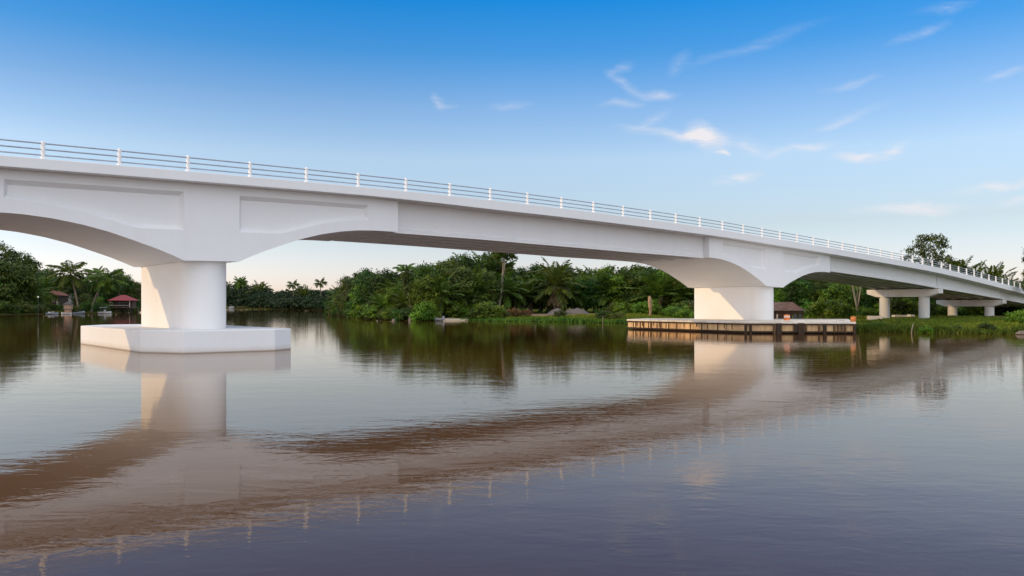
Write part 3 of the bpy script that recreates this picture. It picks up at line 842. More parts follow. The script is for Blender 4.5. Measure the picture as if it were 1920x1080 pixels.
def put(key, px, Y, H, label, group=None, tint=None, rz=None, wide=1.0, cat=None, name=None, sink=0.08, lean=0.0):
    trunk, crown, Hn = PROTO[key]
    g = random.Random(int(px * 13 + Y * 7 + H * 31))
    x = px2x(px, Y); z_ = max(g1(x, Y), -0.05) - sink
    s = H / Hn
    palm = key[0] in 'PC'; shrub = key[0] == 'S'
    nm = name or ('palm_tree' if palm else 'leafy_shrub' if shrub else 'broadleaf_tree')
    e = empty(nm, (x, Y, z_), g.uniform(0, 6.28) if rz is None else rz)
    e.scale = (s * wide, s * wide, s)
    if lean: e.rotation_euler[0] = lean
    tag(e, label, cat or ('palm' if palm else 'shrub' if shrub else 'tree'), group)
    to_ = bpy.data.objects.new('stem' if shrub else 'trunk', trunk); COL.objects.link(to_); to_.parent = e
    co_ = bpy.data.objects.new('fronds' if palm else 'leaves' if shrub else 'crown', crown); COL.objects.link(co_); co_.parent = e
    if not crown.materials: crown.materials.append(M['palm_leaf'] if palm else LEAF['dark green'])
    if not palm:
        co_.material_slots[0].link = 'OBJECT'; co_.material_slots[0].material = LEAF[tint or 'dark green']
    return e
# ------------------------------------------------------------------ patches of ground
def wpt(px, py, z=0.0):
    Y = F * (EYE - z) / (py - HZ); return (px2x(px, Y), Y)
patch_sheet('sand_beach', M['sand'], [(-11.3, 120.4), (-9.2, 120.9), (-7.0, 121.0), (-5.2, 120.6), (-4.6, 122.6), (-7.5, 124.4), (-11.3, 123)], .10)
patch_sheet('bare_earth', M['earth'], [(-5, 128), (2, 127), (12, 124), (16, 128), (14, 140), (4, 142), (-4, 138)], .05)
patch_sheet('earth_track', M['earth'], [(48, 112), (62, 108), (74, 112), (76, 124), (62, 126), (50, 120)], .05)

def mound(name, px, Y, rx, ry, h, mat, label, cat, seed, group=None, peaks=1):
    x0 = px2x(px, Y); g = random.Random(seed)
    bm = bmesh.new(); n, mr = 36, 12; rings = []
    for j in range(mr + 1):
        fr = 1 - j / mr; ring = []
        for i in range(n):
            a = 2 * math.pi * i / n
            wob = 1 + .09 * math.sin(a * 3 + seed) + .05 * math.sin(a * 7 + seed * 2)
            x = rx * fr * wob * math.cos(a); y = ry * fr * wob * math.sin(a)
            hh = h * (1 - fr ** 1.25) * (1 + .08 * math.sin(x * 2.1 + seed) * fr) + .05 * h * math.sin(x * 4 + y * 5)
            if peaks > 1: hh *= 1 - .18 * math.cos(2 * math.pi * x / rx) * fr
            ring.append(bm.verts.new((x, y, hh - .1 - (.25 if j == 0 else 0))))
            if j == mr: break
        rings.append(ring)
    for r0, r1 in zip(rings[:-2], rings[1:-1]):
        for i in range(n): bm.faces.new((r0[i], r0[(i + 1) % n], r1[(i + 1) % n], r1[i]))
    for i in range(n): bm.faces.new((rings[-2][i], rings[-2][(i + 1) % n], rings[-1][0]))
    o = finish(name, bm, mat, None, True)
    o.location = (x0, Y, g1(x0, Y))
    return tag(o, label, cat, group)
mound('gravel_heap', 1044, 131, 2.3, 2.0, 1.25, M['gravel'], 'left one of two grey gravel heaps on the bank', 'gravel heap', 2, 'gravel heaps on the river bank')
mound('gravel_heap', 1081, 133, 2.9, 2.2, 1.22, M['gravel'], 'wider gravel heap on the bank, right of the other heap', 'gravel heap', 5, 'gravel heaps on the river bank', 2)
mound('earth_mound', 1832, 143, 5.2, 4.0, 2.3, M['earth'], 'sandy brown earth mound under the last bridge span', 'earth mound', 9)

# ------------------------------------------------------------------ trees and shrubs
SKY_R = [(600, 575), (612, 565), (622, 548), (636, 534), (650, 524), (662, 510), (676, 503), (690, 499), (705, 501), (722, 504), (745, 503), (775, 494), (800, 495), (815, 490), (830, 479), (850, 473), (875, 471), (900, 474), (930, 478), (950, 484),
         (965, 494), (980, 496), (1000, 491), (1020, 488), (1060, 488), (1080, 496), (1100, 493), (1130, 492), (1160, 491), (1200, 489), (1240, 492), (1320, 495), (1420, 490), (1500, 500), (1620, 490), (1700, 500), (1760, 496), (1800, 508), (1850, 520), (1900, 526), (2000, 520)]
def sky_r(px): return float(np.interp(px, *zip(*SKY_R)))
def height_for(px, Y, py):
    x = px2x(px, Y); return max(1.0, top_z(py, Y) - max(g1(x, Y), 0) + .08)
SHORE = [(610, 212), (625, 196), (640, 180), (655, 163), (680, 144), (700, 137), (720, 130), (750, 124), (790, 121), (830, 124), (880, 128), (940, 134), (1000, 142), (1100, 142), (1200, 134), (1300, 128), (1450, 122), (1560, 118), (1700, 122), (1760, 126), (1850, 136), (1920, 132)]
def shore(px): return float(np.interp(px, *zip(*SHORE)))

def where_r(px):
    if px < 662: return 'at the headland tip'
    if px < 735: return 'left of the vine-hung palm'
    if px < 805: return 'around the vine-hung palm'
    if px < 905: return 'above the grey beached boat'
    if px < 1000: return 'beside the tall pale bare trunk'
    if px < 1120: return 'behind the gravel heaps'
    if px < 1215: return 'just left of the dead stump'
    if px < 1310: return 'right of the dead stump'
    if px < 1530: return 'behind the rusty-roofed hut'
    if px < 1650: return 'around the forked pale trunks'
    if px < 1770: return 'behind the two-column bent'
    return 'behind the farthest bridge bent'
KIND = {'B0': 'round-crowned tree', 'B1': 'narrow tree', 'B2': 'spreading tree', 'B3': 'dense low-branched tree', 'B4': 'clumpy tree', 'airy': 'airy thin-leaved tree', 'open': 'open layered tree',
        'P0': 'arching oil palm', 'P1': 'upright feathery palm', 'C0': 'tall coconut palm', 'C1': 'leaning coconut palm', 'C2': 'thin tall palm'}
SK = {'S0': 'rounded bush', 'S1': 'broad bush', 'S2': 'upright bush', 'S3': 'sprawling bush'}
G = random.Random(5)
used_special = []
# front row of the right-hand wood, from the headland tip to the far bents
px = 616.0
while px < 1925:
    Y = shore(px) + G.uniform(1.5, 5)
    key = G.choices(['B0', 'B1', 'B2', 'B3', 'B4', 'P0', 'P1'], [1.6, 1.4, .6, 1.6, 2.6, 4.4, 4.4] if 700 < px < 1320 else [3, 2, 2, 4, 3, 1.2, 1.2])[0]
    if px < 690: key = G.choice(['B3', 'B4', 'B3', 'B0'])
    if 925 < px < 1320 and key == 'B3': key = 'B4'
    frac = G.uniform(.45, .82) if not 925 < px < 1320 else G.uniform(.62, .9)
    if px < 665: frac = G.uniform(.7, .98)
    base_py = HZ + (EYE - 1.0) * F / Y
    py = base_py + (sky_r(px) - base_py) * frac
    H = height_for(px, Y, py)
    tint = G.choices(['dark green', 'bright green', 'olive green'], [4, 3.4, 2])[0]
    if px > 1330 and px < 1450:
        px += 22; continue
    tone = '' if key[0] == 'P' else tint + ' '
    put(key, px, Y, H, (tone + KIND[key] + ' in front, ' + where_r(px)), 'front row of the right bank wood', tint, wide=G.uniform(.85, 1.15))
    px += G.uniform(10, 17) * 135 / Y * (H / 8) ** .6 + 3
# taller back row reaching the skyline
px = 640.0
while px < 1925:
    Y = shore(px) + G.uniform(9, 14)
    if 1325 < px < 1440: px += 25; continue
    key = G.choices(['B0', 'B1', 'B2', 'B4', 'airy', 'P0', 'P1', 'C0'], [2, 2, 1, 3, 1.5, 4.4, 4, .5])[0]
    py = sky_r(px) + G.uniform(-4, 9)
    H = height_for(px, Y, py)
    if H < 3: H = 3
    tint = G.choices(['dark green', 'bright green', 'olive green'], [5, 1.5, 2.5])[0]
    tone = '' if key[0] in 'PC' else tint + ' '
    put(key, px, Y, H, (tone + KIND[key] + ' at the back, ' + where_r(px)), 'back row of the right bank wood', tint, wide=G.uniform(.8, 1.05) * min(1, 9 / H + .25))
    px += G.uniform(20, 30) * 135 / Y
# trees the photograph singles out
put('P0', 880, 147, height_for(880, 147, 466), 'dark feathery oil palm, highest crown left of the pale bare trunk', rz=1.0)
put('P1', 920, 150, height_for(920, 150, 462), 'dark palm with wide fronds just left of the pale bare trunk', rz=2.0)
big = put('P0', 1041, 139, height_for(1041, 139, 474), 'big oil palm with a brown skirt of dead fronds, above the left gravel heap', rz=.5, wide=.92)
df = bpy.data.objects.new('dead_fronds', DEADF); COL.objects.link(df); df.parent = big; DEADF.materials.append(M['dead_frond'])
put('P1', 1240, 133, height_for(1240, 133, 505), 'spiky young palm with long stiff fronds right of the dead stump', rz=.8, wide=1.25)
put('P0', 1190, 140, height_for(1190, 140, 491), 'oil palm on the skyline, left of the dead stump and under the arch', rz=2.2)
put('P1', 1795, 158, height_for(1795, 158, 474), 'upright palm behind the railing, left one of the row past the big tree', wide=.8)
put('P0', 1828, 158, height_for(1828, 158, 481), 'bushy palm behind the railing, in the middle of the row past the big tree', wide=.7)
put('P1', 1862, 156, height_for(1862, 156, 486), 'dark palm behind the railing, right one of the row past the big tree', wide=.75)
put('P0', 1888, 150, height_for(1888, 150, 505), 'low palm behind the railing, next to the tree at the right edge', wide=.8)
put('open', 1741, 166, height_for(1741, 166, 438), 'tall open-crowned tree above the railing at right, sky showing through', None, 'olive green', rz=.2, wide=.74)
put('B4', 1788, 160, height_for(1788, 160, 478), 'olive tree with a rounded top just right of the tall open-crowned tree', None, 'olive green', wide=.7)
put('airy', 1934, 112, height_for(1934, 112, 458), 'tall thin-leaved tree at the right edge, overlapping the bridge end', None, 'olive green', wide=.5)
put('B3', 1940, 92, height_for(1932, 92, 556), 'bushy green tree on the bank at the right edge, below the bridge end', None, 'bright green', wide=.9)

# palm hung with climbers
def put_custom(name, label, cat, px, Y, group=None):
    x = px2x(px, Y); e = empty(name, (x, Y, max(g1(x, Y), 0) - .05)); return tag(e, label, cat, group)
e = put_custom('vine_covered_palm', 'tall leaning palm trunk hung with climbing vines on the headland', 'palm', 768, 124)
bm = bmesh.new(); tube(bm, [(.3, 0, -.3), (.2, 0, 2), (-.2, 0, 4.2), (-.5, 0, 6.2), (-.7, 0, 7.4)], [.22, .2, .17, .15, .12], 8); finish('trunk', bm, M['pale_bark'], e, True)
rng = np.random.default_rng(8)
P, O, T = lobe_points([(.1, 0, 3.3, .45, .45, 1.3), (-.3, 0, 5.3, .6, .6, 1.2), (-.5, .0, 6.6, .75, .7, .7)], 150, 9, rng, .22)
link('vines', leaf_mesh('vines', leaf_quads(P, O, .2, rng), T), LEAF['olive green'], e)
g_ = random.Random(4); V = []; T = []
for i in range(9):
    v, t_ = frond(g_, (-.7, 0, 7.3), i * 2.4, 1.35 - .1 * i, 2.2, 1.5, .6, hang=.8); V += v; T += t_
link('fronds', leaf_mesh('fronds', np.array(V), np.array(T)), M['palm_leaf'], e)

e = put_custom('bare_trunk_tree', 'tall pale bare trunk leaning right, forked near the top, crown behind the deck', 'tree', 934, 133)
bm = bmesh.new()
tube(bm, [(0, 0, -.3), (.25, 0, 2.2), (.65, 0, 5), (.8, .1, 7.6), (.95, .1, 10.6)], [.24, .2, .18, .14, .08], 8)
tube(bm, [(.72, 0, 6.2), (1.05, -.1, 8), (1.15, -.1, 10.4)], [.12, .1, .06], 7)
finish('trunk', bm, M['pale_bark'], e, True)
P, O, T = lobe_points([(.9, 0, 10.6, 2.0, 1.6, .7), (2.0, .2, 9.9, 1.0, .9, .5), (-.5, 0, 10.1, 1.1, .9, .5), (1.9, 0, 8.2, .6, .6, 1.0), (.2, -.1, 3.4, .5, .4, .5)], 200, 8, rng, .26)
link('crown', leaf_mesh('crown', leaf_quads(P, O, .22, rng), T), LEAF['dark green'], e)

e = put_custom('forked_trunk_tree', 'tree with two pale trunks forking in a V, seen under the deck', 'tree', 1607, 113)
bm = bmesh.new()
tube(bm, [(0, 0, -.3), (.02, 0, .6), (0, 0, 1.4), (-.35, 0, 3.0), (-.75, 0, 5.2), (-1.0, 0, 7.0)], [.2, .18, .15, .12, .1, .06], 8)
tube(bm, [(0, 0, 1.2), (.25, 0, 2.4), (.62, .1, 4.6), (.8, .1, 7.0)], [.13, .11, .09, .06], 8)
tube(bm, [(-.1, 0, 1.9), (.05, 0, 3.4), (-.1, 0, 5.5)], [.06, .05, .03], 6)
finish('trunk', bm, M['pale_bark'], e, True)
P, O, T = lobe_points([(-.9, 0, 7.0, 1.4, 1.2, .9), (.9, 0, 7.2, 1.3, 1.2, .9), (0, 0, .7, .6, .6, .5)], 130, 8, rng, .26)
link('crown', leaf_mesh('crown', leaf_quads(P, O, .22, rng), T), LEAF['dark green'], e)

e = put_custom('dead_stump', 'pale broken dead tree trunk standing upright on the grassy bank', 'tree stump', 1219, 117)
bm = bmesh.new()
rg = tube(bm, [(-.05, 0, -.2), (0, 0, .5), (.05, 0, 1.2), (-.06, 0, 2.0), (-.02, 0, 2.6), (-.12, 0, 3.05)], [.22, .19, .24, .3, .27, .1], 10)
for r_ in rg:
    for q in r_: q.co += Vector((G.uniform(-.05, .05), G.uniform(-.05, .05), G.uniform(-.06, .06)))
finish('trunk', bm, M['dead_wood'], e, True)
bm = bmesh.new(); tube(bm, [(.12, 0, 1.4), (.35, -.05, 1.5), (.42, -.05, 1.75)], [.07, .05, .03], 6); finish('broken_limb', bm, M['dead_wood'], e, True)

# shrubs along the foot of the wood and at the water's edge
px = 622.0
while px < 1925:
    if 1325 < px < 1500: px += 18; continue
    if px < 880: Y = shore(px) - G.uniform(-.5, 2.0)
    else: Y = shore(px) - G.uniform(1, 5)
    if 808 < px < 885: Y += 4
    elif px < 808: Y -= 1.6
    key = G.choice(['S0', 'S1', 'S2', 'S3'])
    H = G.uniform(1.5, 3.2) * (1.1 if px < 830 else .9)
    tint = G.choices(['dark green', 'bright green', 'olive green'], [2.5, 4, 2] if not 925 < px < 1150 else [6, 1, 0])[0]
    if 925 < px < 1150: H *= .6; px += 9
    put(key, px, Y, H, tint + ' ' + SK[key] + ' low down ' + where_r(px), 'bushes along the right bank', tint, wide=G.uniform(.9, 1.3))
    px += G.uniform(10, 19) * 125 / Y
for px, Y, H, kk, tint, lab in ((848, 126.5, 3.4, 'S1', 'bright green', 'bright green mound of climbers right behind the grey boat'), (868, 127, 2.4, 'S3', 'bright green', 'low bright bush spreading over the sand beside the grey boat'),
                                (803, 120.5, 3.0, 'S2', 'bright green', 'leafy bush with a pointed top left of the grey boat'), (915, 120.5, 3.3, 'S0', 'bright green', 'bright bush at the water edge below the pale bare trunk'),
                                (897, 121.0, 2.2, 'S1', 'dark green', 'dark bush at the water edge, left of the bright one below the trunk'),
                                (962, 125, 1.7, 'S3', 'reddish brown', 'reddish brown dry bush left of the gravel heaps'), (985, 126, 1.4, 'S3', 'reddish brown', 'low rusty dry bush nearest the left gravel heap'),
                                (945, 122, 1.5, 'S1', 'olive green', 'olive bush at the waterline below the dry brown bush'), (1262, 112, 2.4, 'S0', 'bright green', 'bright bush against the left side of the second pier'),
                                (1283, 110, 2.0, 'S1', 'bright green', 'broad light green bush touching the second pier'),
                                (1545, 100, 2.9, 'S1', 'bright green', 'large light green bush right of the rusty-roofed hut'), (1566, 103, 3.2, 'S0', 'bright green', 'tall light bush between the hut and the forked trunks'),
                                (1680, 112, 3.4, 'S0', 'dark green', 'leafy bush between the columns of the nearer bent'), (1702, 116, 3.0, 'S1', 'bright green', 'light bush right between the nearer bent columns'),
                                (1640, 72.5, .9, 'S3', 'dark green', 'low dark bush on the grassy edge right of the fender platform'), (1735, 66.5, .8, 'S1', 'bright green', 'low bush at the water edge below the nearer bent'),
                                (1790, 67.5, .7, 'S3', 'olive green', 'small olive bush at the water edge between the two bents'), (1850, 66, .9, 'S1', 'dark green', 'dark low bush at the water edge below the farthest bent'),
                                (1908, 80, 1.7, 'S3', 'bright green', 'pale flowering bush on the grass at the right edge'), (1050, 121, 1.4, 'S1', 'olive green', 'low bush on the grass in front of the left gravel heap'),
                                (1135, 113, 1.6, 'S3', 'dark green', 'dark hummock bush at the water edge right of the gravel heaps'), (1160, 112, 1.3, 'S3', 'olive green', 'low olive bush beside the left end of the fender platform')):
    put(kk, px, Y, H, lab, None, tint, wide=1.15)

# ------------------------------------------------------------------ left bank
SKY_L = [(-90, 440), (0, 448), (20, 456), (40, 468), (60, 488), (75, 500), (95, 498), (108, 514), (125, 512), (200, 512), (212, 510), (230, 506), (248, 516), (262, 530), (300, 530)]
def sky_l(px): return float(np.interp(px, *zip(*SKY_L)))
def where_l(px):
    if px < 40: return 'at the left edge'
    if px < 90: return 'left of the brown-roofed house'
    if px < 135: return 'behind the brown-roofed house'
    if px < 200: return 'behind the leaning coconut palms'
    return 'behind the red-roofed house'
px = -60.0
while px < 275:
    Y = 232 + max(px, 0) * .22 + G.uniform(0, 10)
    key = G.choice(['B0', 'B2', 'B3', 'B4', 'B3', 'B1'])
    H = height_for(px, Y, sky_l(px) + G.uniform(-2, 10))
    tint = G.choices(['dark green', 'olive green', 'bright green'], [4, 2, 1])[0]
    put(key, px, Y, H, tint + ' ' + KIND[key] + ' at the back ' + where_l(px), 'tall trees on the left bank', tint, wide=min(1.1, 11 / H))
    px += G.uniform(17, 26)
px = -50.0
while px < 262:
    Y = 207 + max(px, 0) * .26 + G.uniform(0, 5)
    key = G.choice(['B0', 'B3', 'B4', 'B3'])
    hi = .5 if px > 70 else .78
    H = height_for(px, Y, 585 + (sky_l(px) - 585) * G.uniform(hi - .15, hi))
    tint = G.choices(['dark green', 'olive green', 'bright green'], [4, 2, .7])[0]
    if not (66 < px < 140) and not (192 < px < 256):
        put(key, px, Y, H, tint + ' ' + KIND[key] + ' in front ' + where_l(px), 'front trees on the left bank', tint, wide=G.uniform(.95, 1.25))
    px += G.uniform(15, 22)
for px, Y, py, kk, wd, rz, lab in ((148, 232, 490, 'C1', 1.25, 2.6, 'big coconut palm with drooping fronds, left of the two leaning ones'), (171, 234, 503, 'C1', 1.3, .3, 'leaning coconut palm with a full crown, left of the red roof'),
                                   (184, 262, 502, 'C2', 1.0, 0, 'small thin palm standing up behind the leaning coconut palms'), (18, 216, 500, 'P0', 1.0, 1, 'yellowish palm among the trees at the left edge'),
                                   (52, 218, 512, 'P1', 1.0, 1, 'feathery palm left of the brown-roofed house'), (78, 236, 506, 'P0', 1.0, 1, 'yellow-green palm just above the brown-roofed house')):
    put(kk, px, Y, height_for(px, Y, py), lab, None, None, rz, wd)
put('open', 222, 275, height_for(222, 275, 505), 'dark layered tree rising above the red-roofed stilt house', None, 'dark green', wide=.75)
px = -20.0
while px < 262:
    Y = {0: 197}.get(0) + max(px, 0) * .17 + max(0, px - 140) * .25
    if not (86 < px < 133) and not (185 < px < 212):
        key = G.choice(['S0', 'S1', 'S3']); tint = G.choice(['dark green', 'dark green', 'olive green'])
        put(key, px, Y + G.uniform(3, 6), G.uniform(2.0, 4.0), tint + ' ' + SK[key] + ' at the waterline ' + where_l(px).replace('behind', 'near'), 'bushes along the left bank', tint, wide=G.uniform(1, 1.4))
    px += G.uniform(9, 15)

# ------------------------------------------------------------------ distant wood, one mass, and the palms that stand out of it
def mass(name, spots, label, mat, seed, leaf=0.5, per=8):
    """spots: (x, y, ground, height, radius)"""
    V = []; T = []; rng = np.random.default_rng(seed); g = random.Random(seed)
    for (x, y, z_, H, r) in spots:
        lobes = []
        for q in range(7):
            h = H * (.18 + .72 * q / 6.5); rr_ = r * math.sqrt(max(.12, 1 - ((h / H - .45) / .62) ** 2))
            a = q * 2.4 + g.uniform(0, 1); lobes.append((x + rr_ * .55 * math.cos(a), y + rr_ * .55 * math.sin(a), z_ + h, rr_ * .55, rr_ * .55, H * .13))
        P, O, Tn = lobe_points(lobes, int(26 * r), per, rng, r * .13, zmin=z_)
        V.append(leaf_quads(P, O, leaf, rng)); T.append(Tn)
    o = link(name, leaf_mesh(name, np.vstack(V), np.concatenate(T)), mat)
    return tag(o, label, 'wood', None, 'stuff')
SKY_F = [(415, 524), (425, 525), (437, 526), (446, 522), (456, 523), (464, 531), (474, 533), (486, 527), (493, 530), (501, 537), (512, 541), (530, 541), (545, 540), (556, 542), (566, 536), (580, 537), (590, 538), (600, 541), (612, 541), (625, 538), (680, 535)]
spots = []
for row in range(4):
    px = 405.0
    while px < 690:
        Ys = float(np.interp(px, [405, 430, 480, 540, 610, 700], [600, 570, 520, 450, 400, 425])) + 0.5 + row * 14
        py = float(np.interp(px, *zip(*SKY_F))) + G.uniform(-1, 4) + (3 - row) * 5.5
        x = px2x(px, Ys); z_ = g1(x, Ys); H = max(3.0, top_z(py, Ys) - z_)
        spots.append((x, Ys, z_, H, G.uniform(3.2, 5.2))); px += G.uniform(7, 12)
mass('distant_wood', spots, 'dark green wood along the far bank beyond the first pier', LEAF['shaded green'], 31, .62)
spots = []
px = 640.0
while px < 1990:
    if not 1345 < px < 1430:
        for dy in (22, 31):
            Y = shore(px) + dy + G.uniform(-2, 2); x = px2x(px, Y); z_ = g1(x, Y)
            H = height_for(px, Y, sky_r(px) + G.uniform(6, 14)); spots.append((x, Y, z_, max(3, H), G.uniform(2.6, 3.6)))
    px += G.uniform(15, 22)
mass('inner_wood', spots, 'dark mass of trees filling the right bank behind the first rows', LEAF['shaded green'], 32, .42, 7)
spots = []
px = -80.0
while px < 300:
    Y = 262 + max(px, 0) * .25 + G.uniform(-2, 2); x = px2x(px, Y)
    spots.append((x, Y, g1(x, Y), height_for(px, Y, sky_l(px) + G.uniform(8, 16)), G.uniform(4, 5.5))); px += G.uniform(12, 18)
mass('left_wood', spots, 'dark mass of trees behind the houses on the left bank', LEAF['shaded green'], 33, .55)
for px, Y, py, kk, wd, lab in ((551, 462, 526, 'C2', 1.3, 'lone palm on the distant skyline, nearer the first pier'), (602.5, 425, 522, 'C2', 1.2, 'lone palm on the distant skyline beside the right headland'),
                               (487, 540, 521, 'P0', .85, 'broad dark palm on the distant skyline right of the first pier'), (446, 560, 519, 'C0', .9, 'leftmost palm on the distant skyline, beside the first pier'),
                               (456, 556, 520, 'C2', .9, 'slim palm on the distant skyline, second from the first pier'), (570, 442, 532, 'P1', .8, 'low palm on the distant skyline between the two lone palms')):
    put(kk, px, Y, height_for(px, Y, py), lab, None, None, .5, wd)

# ------------------------------------------------------------------ grass and reeds on the right bank
def blades(name, label, n, area, hmin, hmax, mat, seed, width=.05, tuft=5, lean=.45):
    rng = np.random.default_rng(seed)
    (x0, x1, y0, y1), cond = area
    X = []; Yl = []
    while len(X) < n:
        x = rng.uniform(x0, x1, 4000); y = rng.uniform(y0, y1, 4000)
        ok = cond(x, y); X += list(x[ok]); Yl += list(y[ok])
    x = np.array(X[:n]); y = np.array(Yl[:n]); z = gz(x, y)
    x = np.repeat(x, tuft) + rng.normal(0, .12, n * tuft); y = np.repeat(y, tuft) + rng.normal(0, .12, n * tuft); z = np.repeat(z, tuft) - .04
    hn = np.repeat(rng.uniform(hmin, hmax, n), tuft) * rng.uniform(.6, 1.2, n * tuft)
    patchy = 0.55 + 0.45 * np.clip(rough2(x, y, .35) + .5, 0, 1.6); hn = hn * patchy
    a = rng.uniform(0, 6.28, n * tuft); wv_ = width * rng.uniform(.6, 1.4, n * tuft)
    dx, dy = np.cos(a), np.sin(a); l = rng.uniform(0, lean, n * tuft) * hn; b_ = rng.uniform(0, 6.28, n * tuft)
    base = np.stack([x, y, z], 1); side = np.stack([dx * wv_, dy * wv_, 0 * wv_], 1)
    tip = base + np.stack([np.cos(b_) * l, np.sin(b_) * l, hn], 1)
    mid = base + (tip - base) * .55 + np.stack([0 * hn, 0 * hn, hn * .1], 1)
    q = np.stack([base - side, base + side, mid + side * .8, tip], 1)
    q2 = np.stack([base - side, base + side, tip, mid - side * .8], 1)
    me = leaf_mesh(name, q2.reshape(-1, 3), np.repeat(rng.uniform(0, 1, n), tuft))
    return tag(link(name, me, mat), label, 'grass', None, 'stuff')
def sdf(x, y): return signed_dist(x, y)
blades('bank_grass', 'rough green grass covering the right bank under the bridge', 17000, ((28, 95, 58, 118), lambda x, y: (sdf(x, y) > .4) & (np.abs(x / y) < .72)), .12, .34, M['grass_blade'], 51, .05)
blades('reeds', 'taller dark reeds along the water edge of the right bank', 5200, ((28, 80, 52, 96), lambda x, y: (sdf(x, y) > -.35) & (sdf(x, y) < 2.6 + 1.5 * rough2(x, y, .3)) & (np.abs(x / y) < .72)), .12, .5, M['reed'], 52, .06)
blades('bank_grass', 'yellow-green grass on the bank around the gravel heaps', 9000, ((-10, 26, 98, 134), lambda x, y: (sdf(x, y) > .3) & ((x > 8) | (y < 127 - x * .1) ) ), .1, .3, M['grass_blade'], 53, .06)
blades('reeds', 'reeds along the water edge left of the fender platform', 3000, ((-8, 22, 92, 126), lambda x, y: (sdf(x, y) > -.3) & (sdf(x, y) < 2.2)), .18, .5, M['reed'], 54, .07)

# ------------------------------------------------------------------ buildings
def hip_roof(bm, x0, x1, y0, y1, ze, zr, over=.4, ridge=.4, thick=.12):
    x0 -= over; x1 += over; y0 -= over; y1 += over
    cy = (y0 + y1) / 2; L = (x1 - x0) * ridge / 2; cxm = (x0 + x1) / 2
    top = [(x0, y0, ze), (x1, y0, ze), (x1, y1, ze), (x0, y1, ze), (cxm - L, cy, zr), (cxm + L, cy, zr)]
    v = [bm.verts.new(p) for p in top]; w_ = [bm.verts.new((p[0], p[1], p[2] - thick)) for p in top]
    for f in ((0, 1, 5, 4), (1, 2, 5), (2, 3, 4, 5), (3, 0, 4)):
        bm.faces.new([v[i] for i in f]); bm.faces.new([w_[i] for i in f][::-1])
    for a, b_ in ((0, 1), (1, 2), (2, 3), (3, 0)): bm.faces.new((v[a], w_[a], w_[b_], v[b_]))
def one(name, mat, parent, boxes, bevel=0.0):
    bm = bmesh.new()
    for b_ in boxes: box(bm, *b_)
    return finish(name, bm, mat, parent, bevel=bevel)

# red roofed house on stilts
Y = 252; e = empty('stilt_house', (px2x(224.5, Y), Y, 0)); tag(e, 'open house on stilts over the water with a red hip roof', 'house')
bm = bmesh.new(); hip_roof(bm, -3.1, 3.1, 0, 5, 3.95, 5.65, .55, .22); finish('roof', bm, M['red_roof'], e)
one('floor', M['dark_wall'], e, [(-3.4, 3.4, -.4, 5.2, 1.55, 1.75)])
one('wall', M['dark_wall'], e, [(-3.0, 3.0, 2.2, 4.8, 1.752, 3.9)])
for x in (-3.1, -1.1, 1.0, 3.1):
    one('post', M['pale_wall'] if x > 2 else M['dark_wall'], e, [(x - .08, x + .08, 0.0, .16, 1.752, 3.93)])
for x in (-3.2, -1.6, 0, 1.6, 3.2):
    for y in (.2, 4.4): one('stilt', M['timber_dark'], e, [(x - .11, x + .11, y, y + .22, -1.2, 1.545)])
one('handrail', M['pale_wall'], e, [(-3.35, 3.35, -.36, -.28, 2.3, 2.38)])
for x in (-1.6, .6):
    f = one('window', M['glass'], e, [(x, x + .9, 2.12, 2.195, 2.3, 3.3)])
    one('frame', M['pale_wall'], f, [(x - .06, x + .96, 2.09, 2.118, 3.3, 3.37)])
# brown roofed house
Y = 243; e = empty('bank_house', (px2x(96, Y), Y, g1(px2x(96, Y), Y))); tag(e, 'small house with a brown tiled roof half hidden by trees on the left bank', 'house')
bm = bmesh.new(); hip_roof(bm, -2.4, 2.4, 0, 4.5, 4.6, 6.2, .5, .3); finish('roof', bm, M['brown_roof'], e)
one('wall', M['dark_wall'], e, [(-2.3, 2.3, .1, 4.4, -.6, 4.56)])  # wall coloured dark to carry the shade of the surrounding trees
f = one('window', M['glass'], e, [(.3, .9, .02, .096, 2.5, 3.7)])
one('frame', M['pale_wall'], f, [(.2, .296, -.02, .09, 2.4, 3.8), (.904, 1.0, -.02, .09, 2.4, 3.8)])
one('door', M['pale_wall'], e, [(1.5, 2.1, .03, .097, 1.5, 3.6)])
# garden wall and hedge in front
e = empty('clipped_hedge', (px2x(104, 220), 220, .6+max(0, g1(px2x(104, 220), 220)))); tag(e, 'dark clipped hedge below the brown-roofed house', 'hedge')
P, O, T = lobe_points([(-2 + i * .55, 0, .75, .55, .6, .75) for i in range(9)], 240, 8, rng, .14, zmin=-.1)
link('leaves', leaf_mesh('leaves', leaf_quads(P, O, .17, rng), T), LEAF['dark green'], e)
bm = bmesh.new(); [tube(bm, [(-2 + i * .55, 0, -.5), (-2 + i * .55, 0, .7)], [.05, .03], 5) for i in range(1)]; finish('stem', bm, M['bark'], e)
# shrine-like hut
Y = 215; e = empty('waterside_hut', (px2x(124.5, Y), Y, .1)); tag(e, 'small tan plaster hut with a dark pointed roof at the left bank', 'hut')
bm = bmesh.new(); hip_roof(bm, -.85, .85, 0, 1.7, 2.5, 3.35, .15, .02); finish('roof', bm, M['grey_roof'], e)
one('wall', M['tan_wall'], e, [(-.8, .8, .05, 1.65, 1.25, 2.47)], .02)
one('plinth', M['tan_wall'], e, [(-.6, .55, .1, 1.6, -.4, 1.245)], .02)
one('ledge', M['dark_wall'], e, [(-.9, .9, -.05, .048, 1.2, 1.3)])
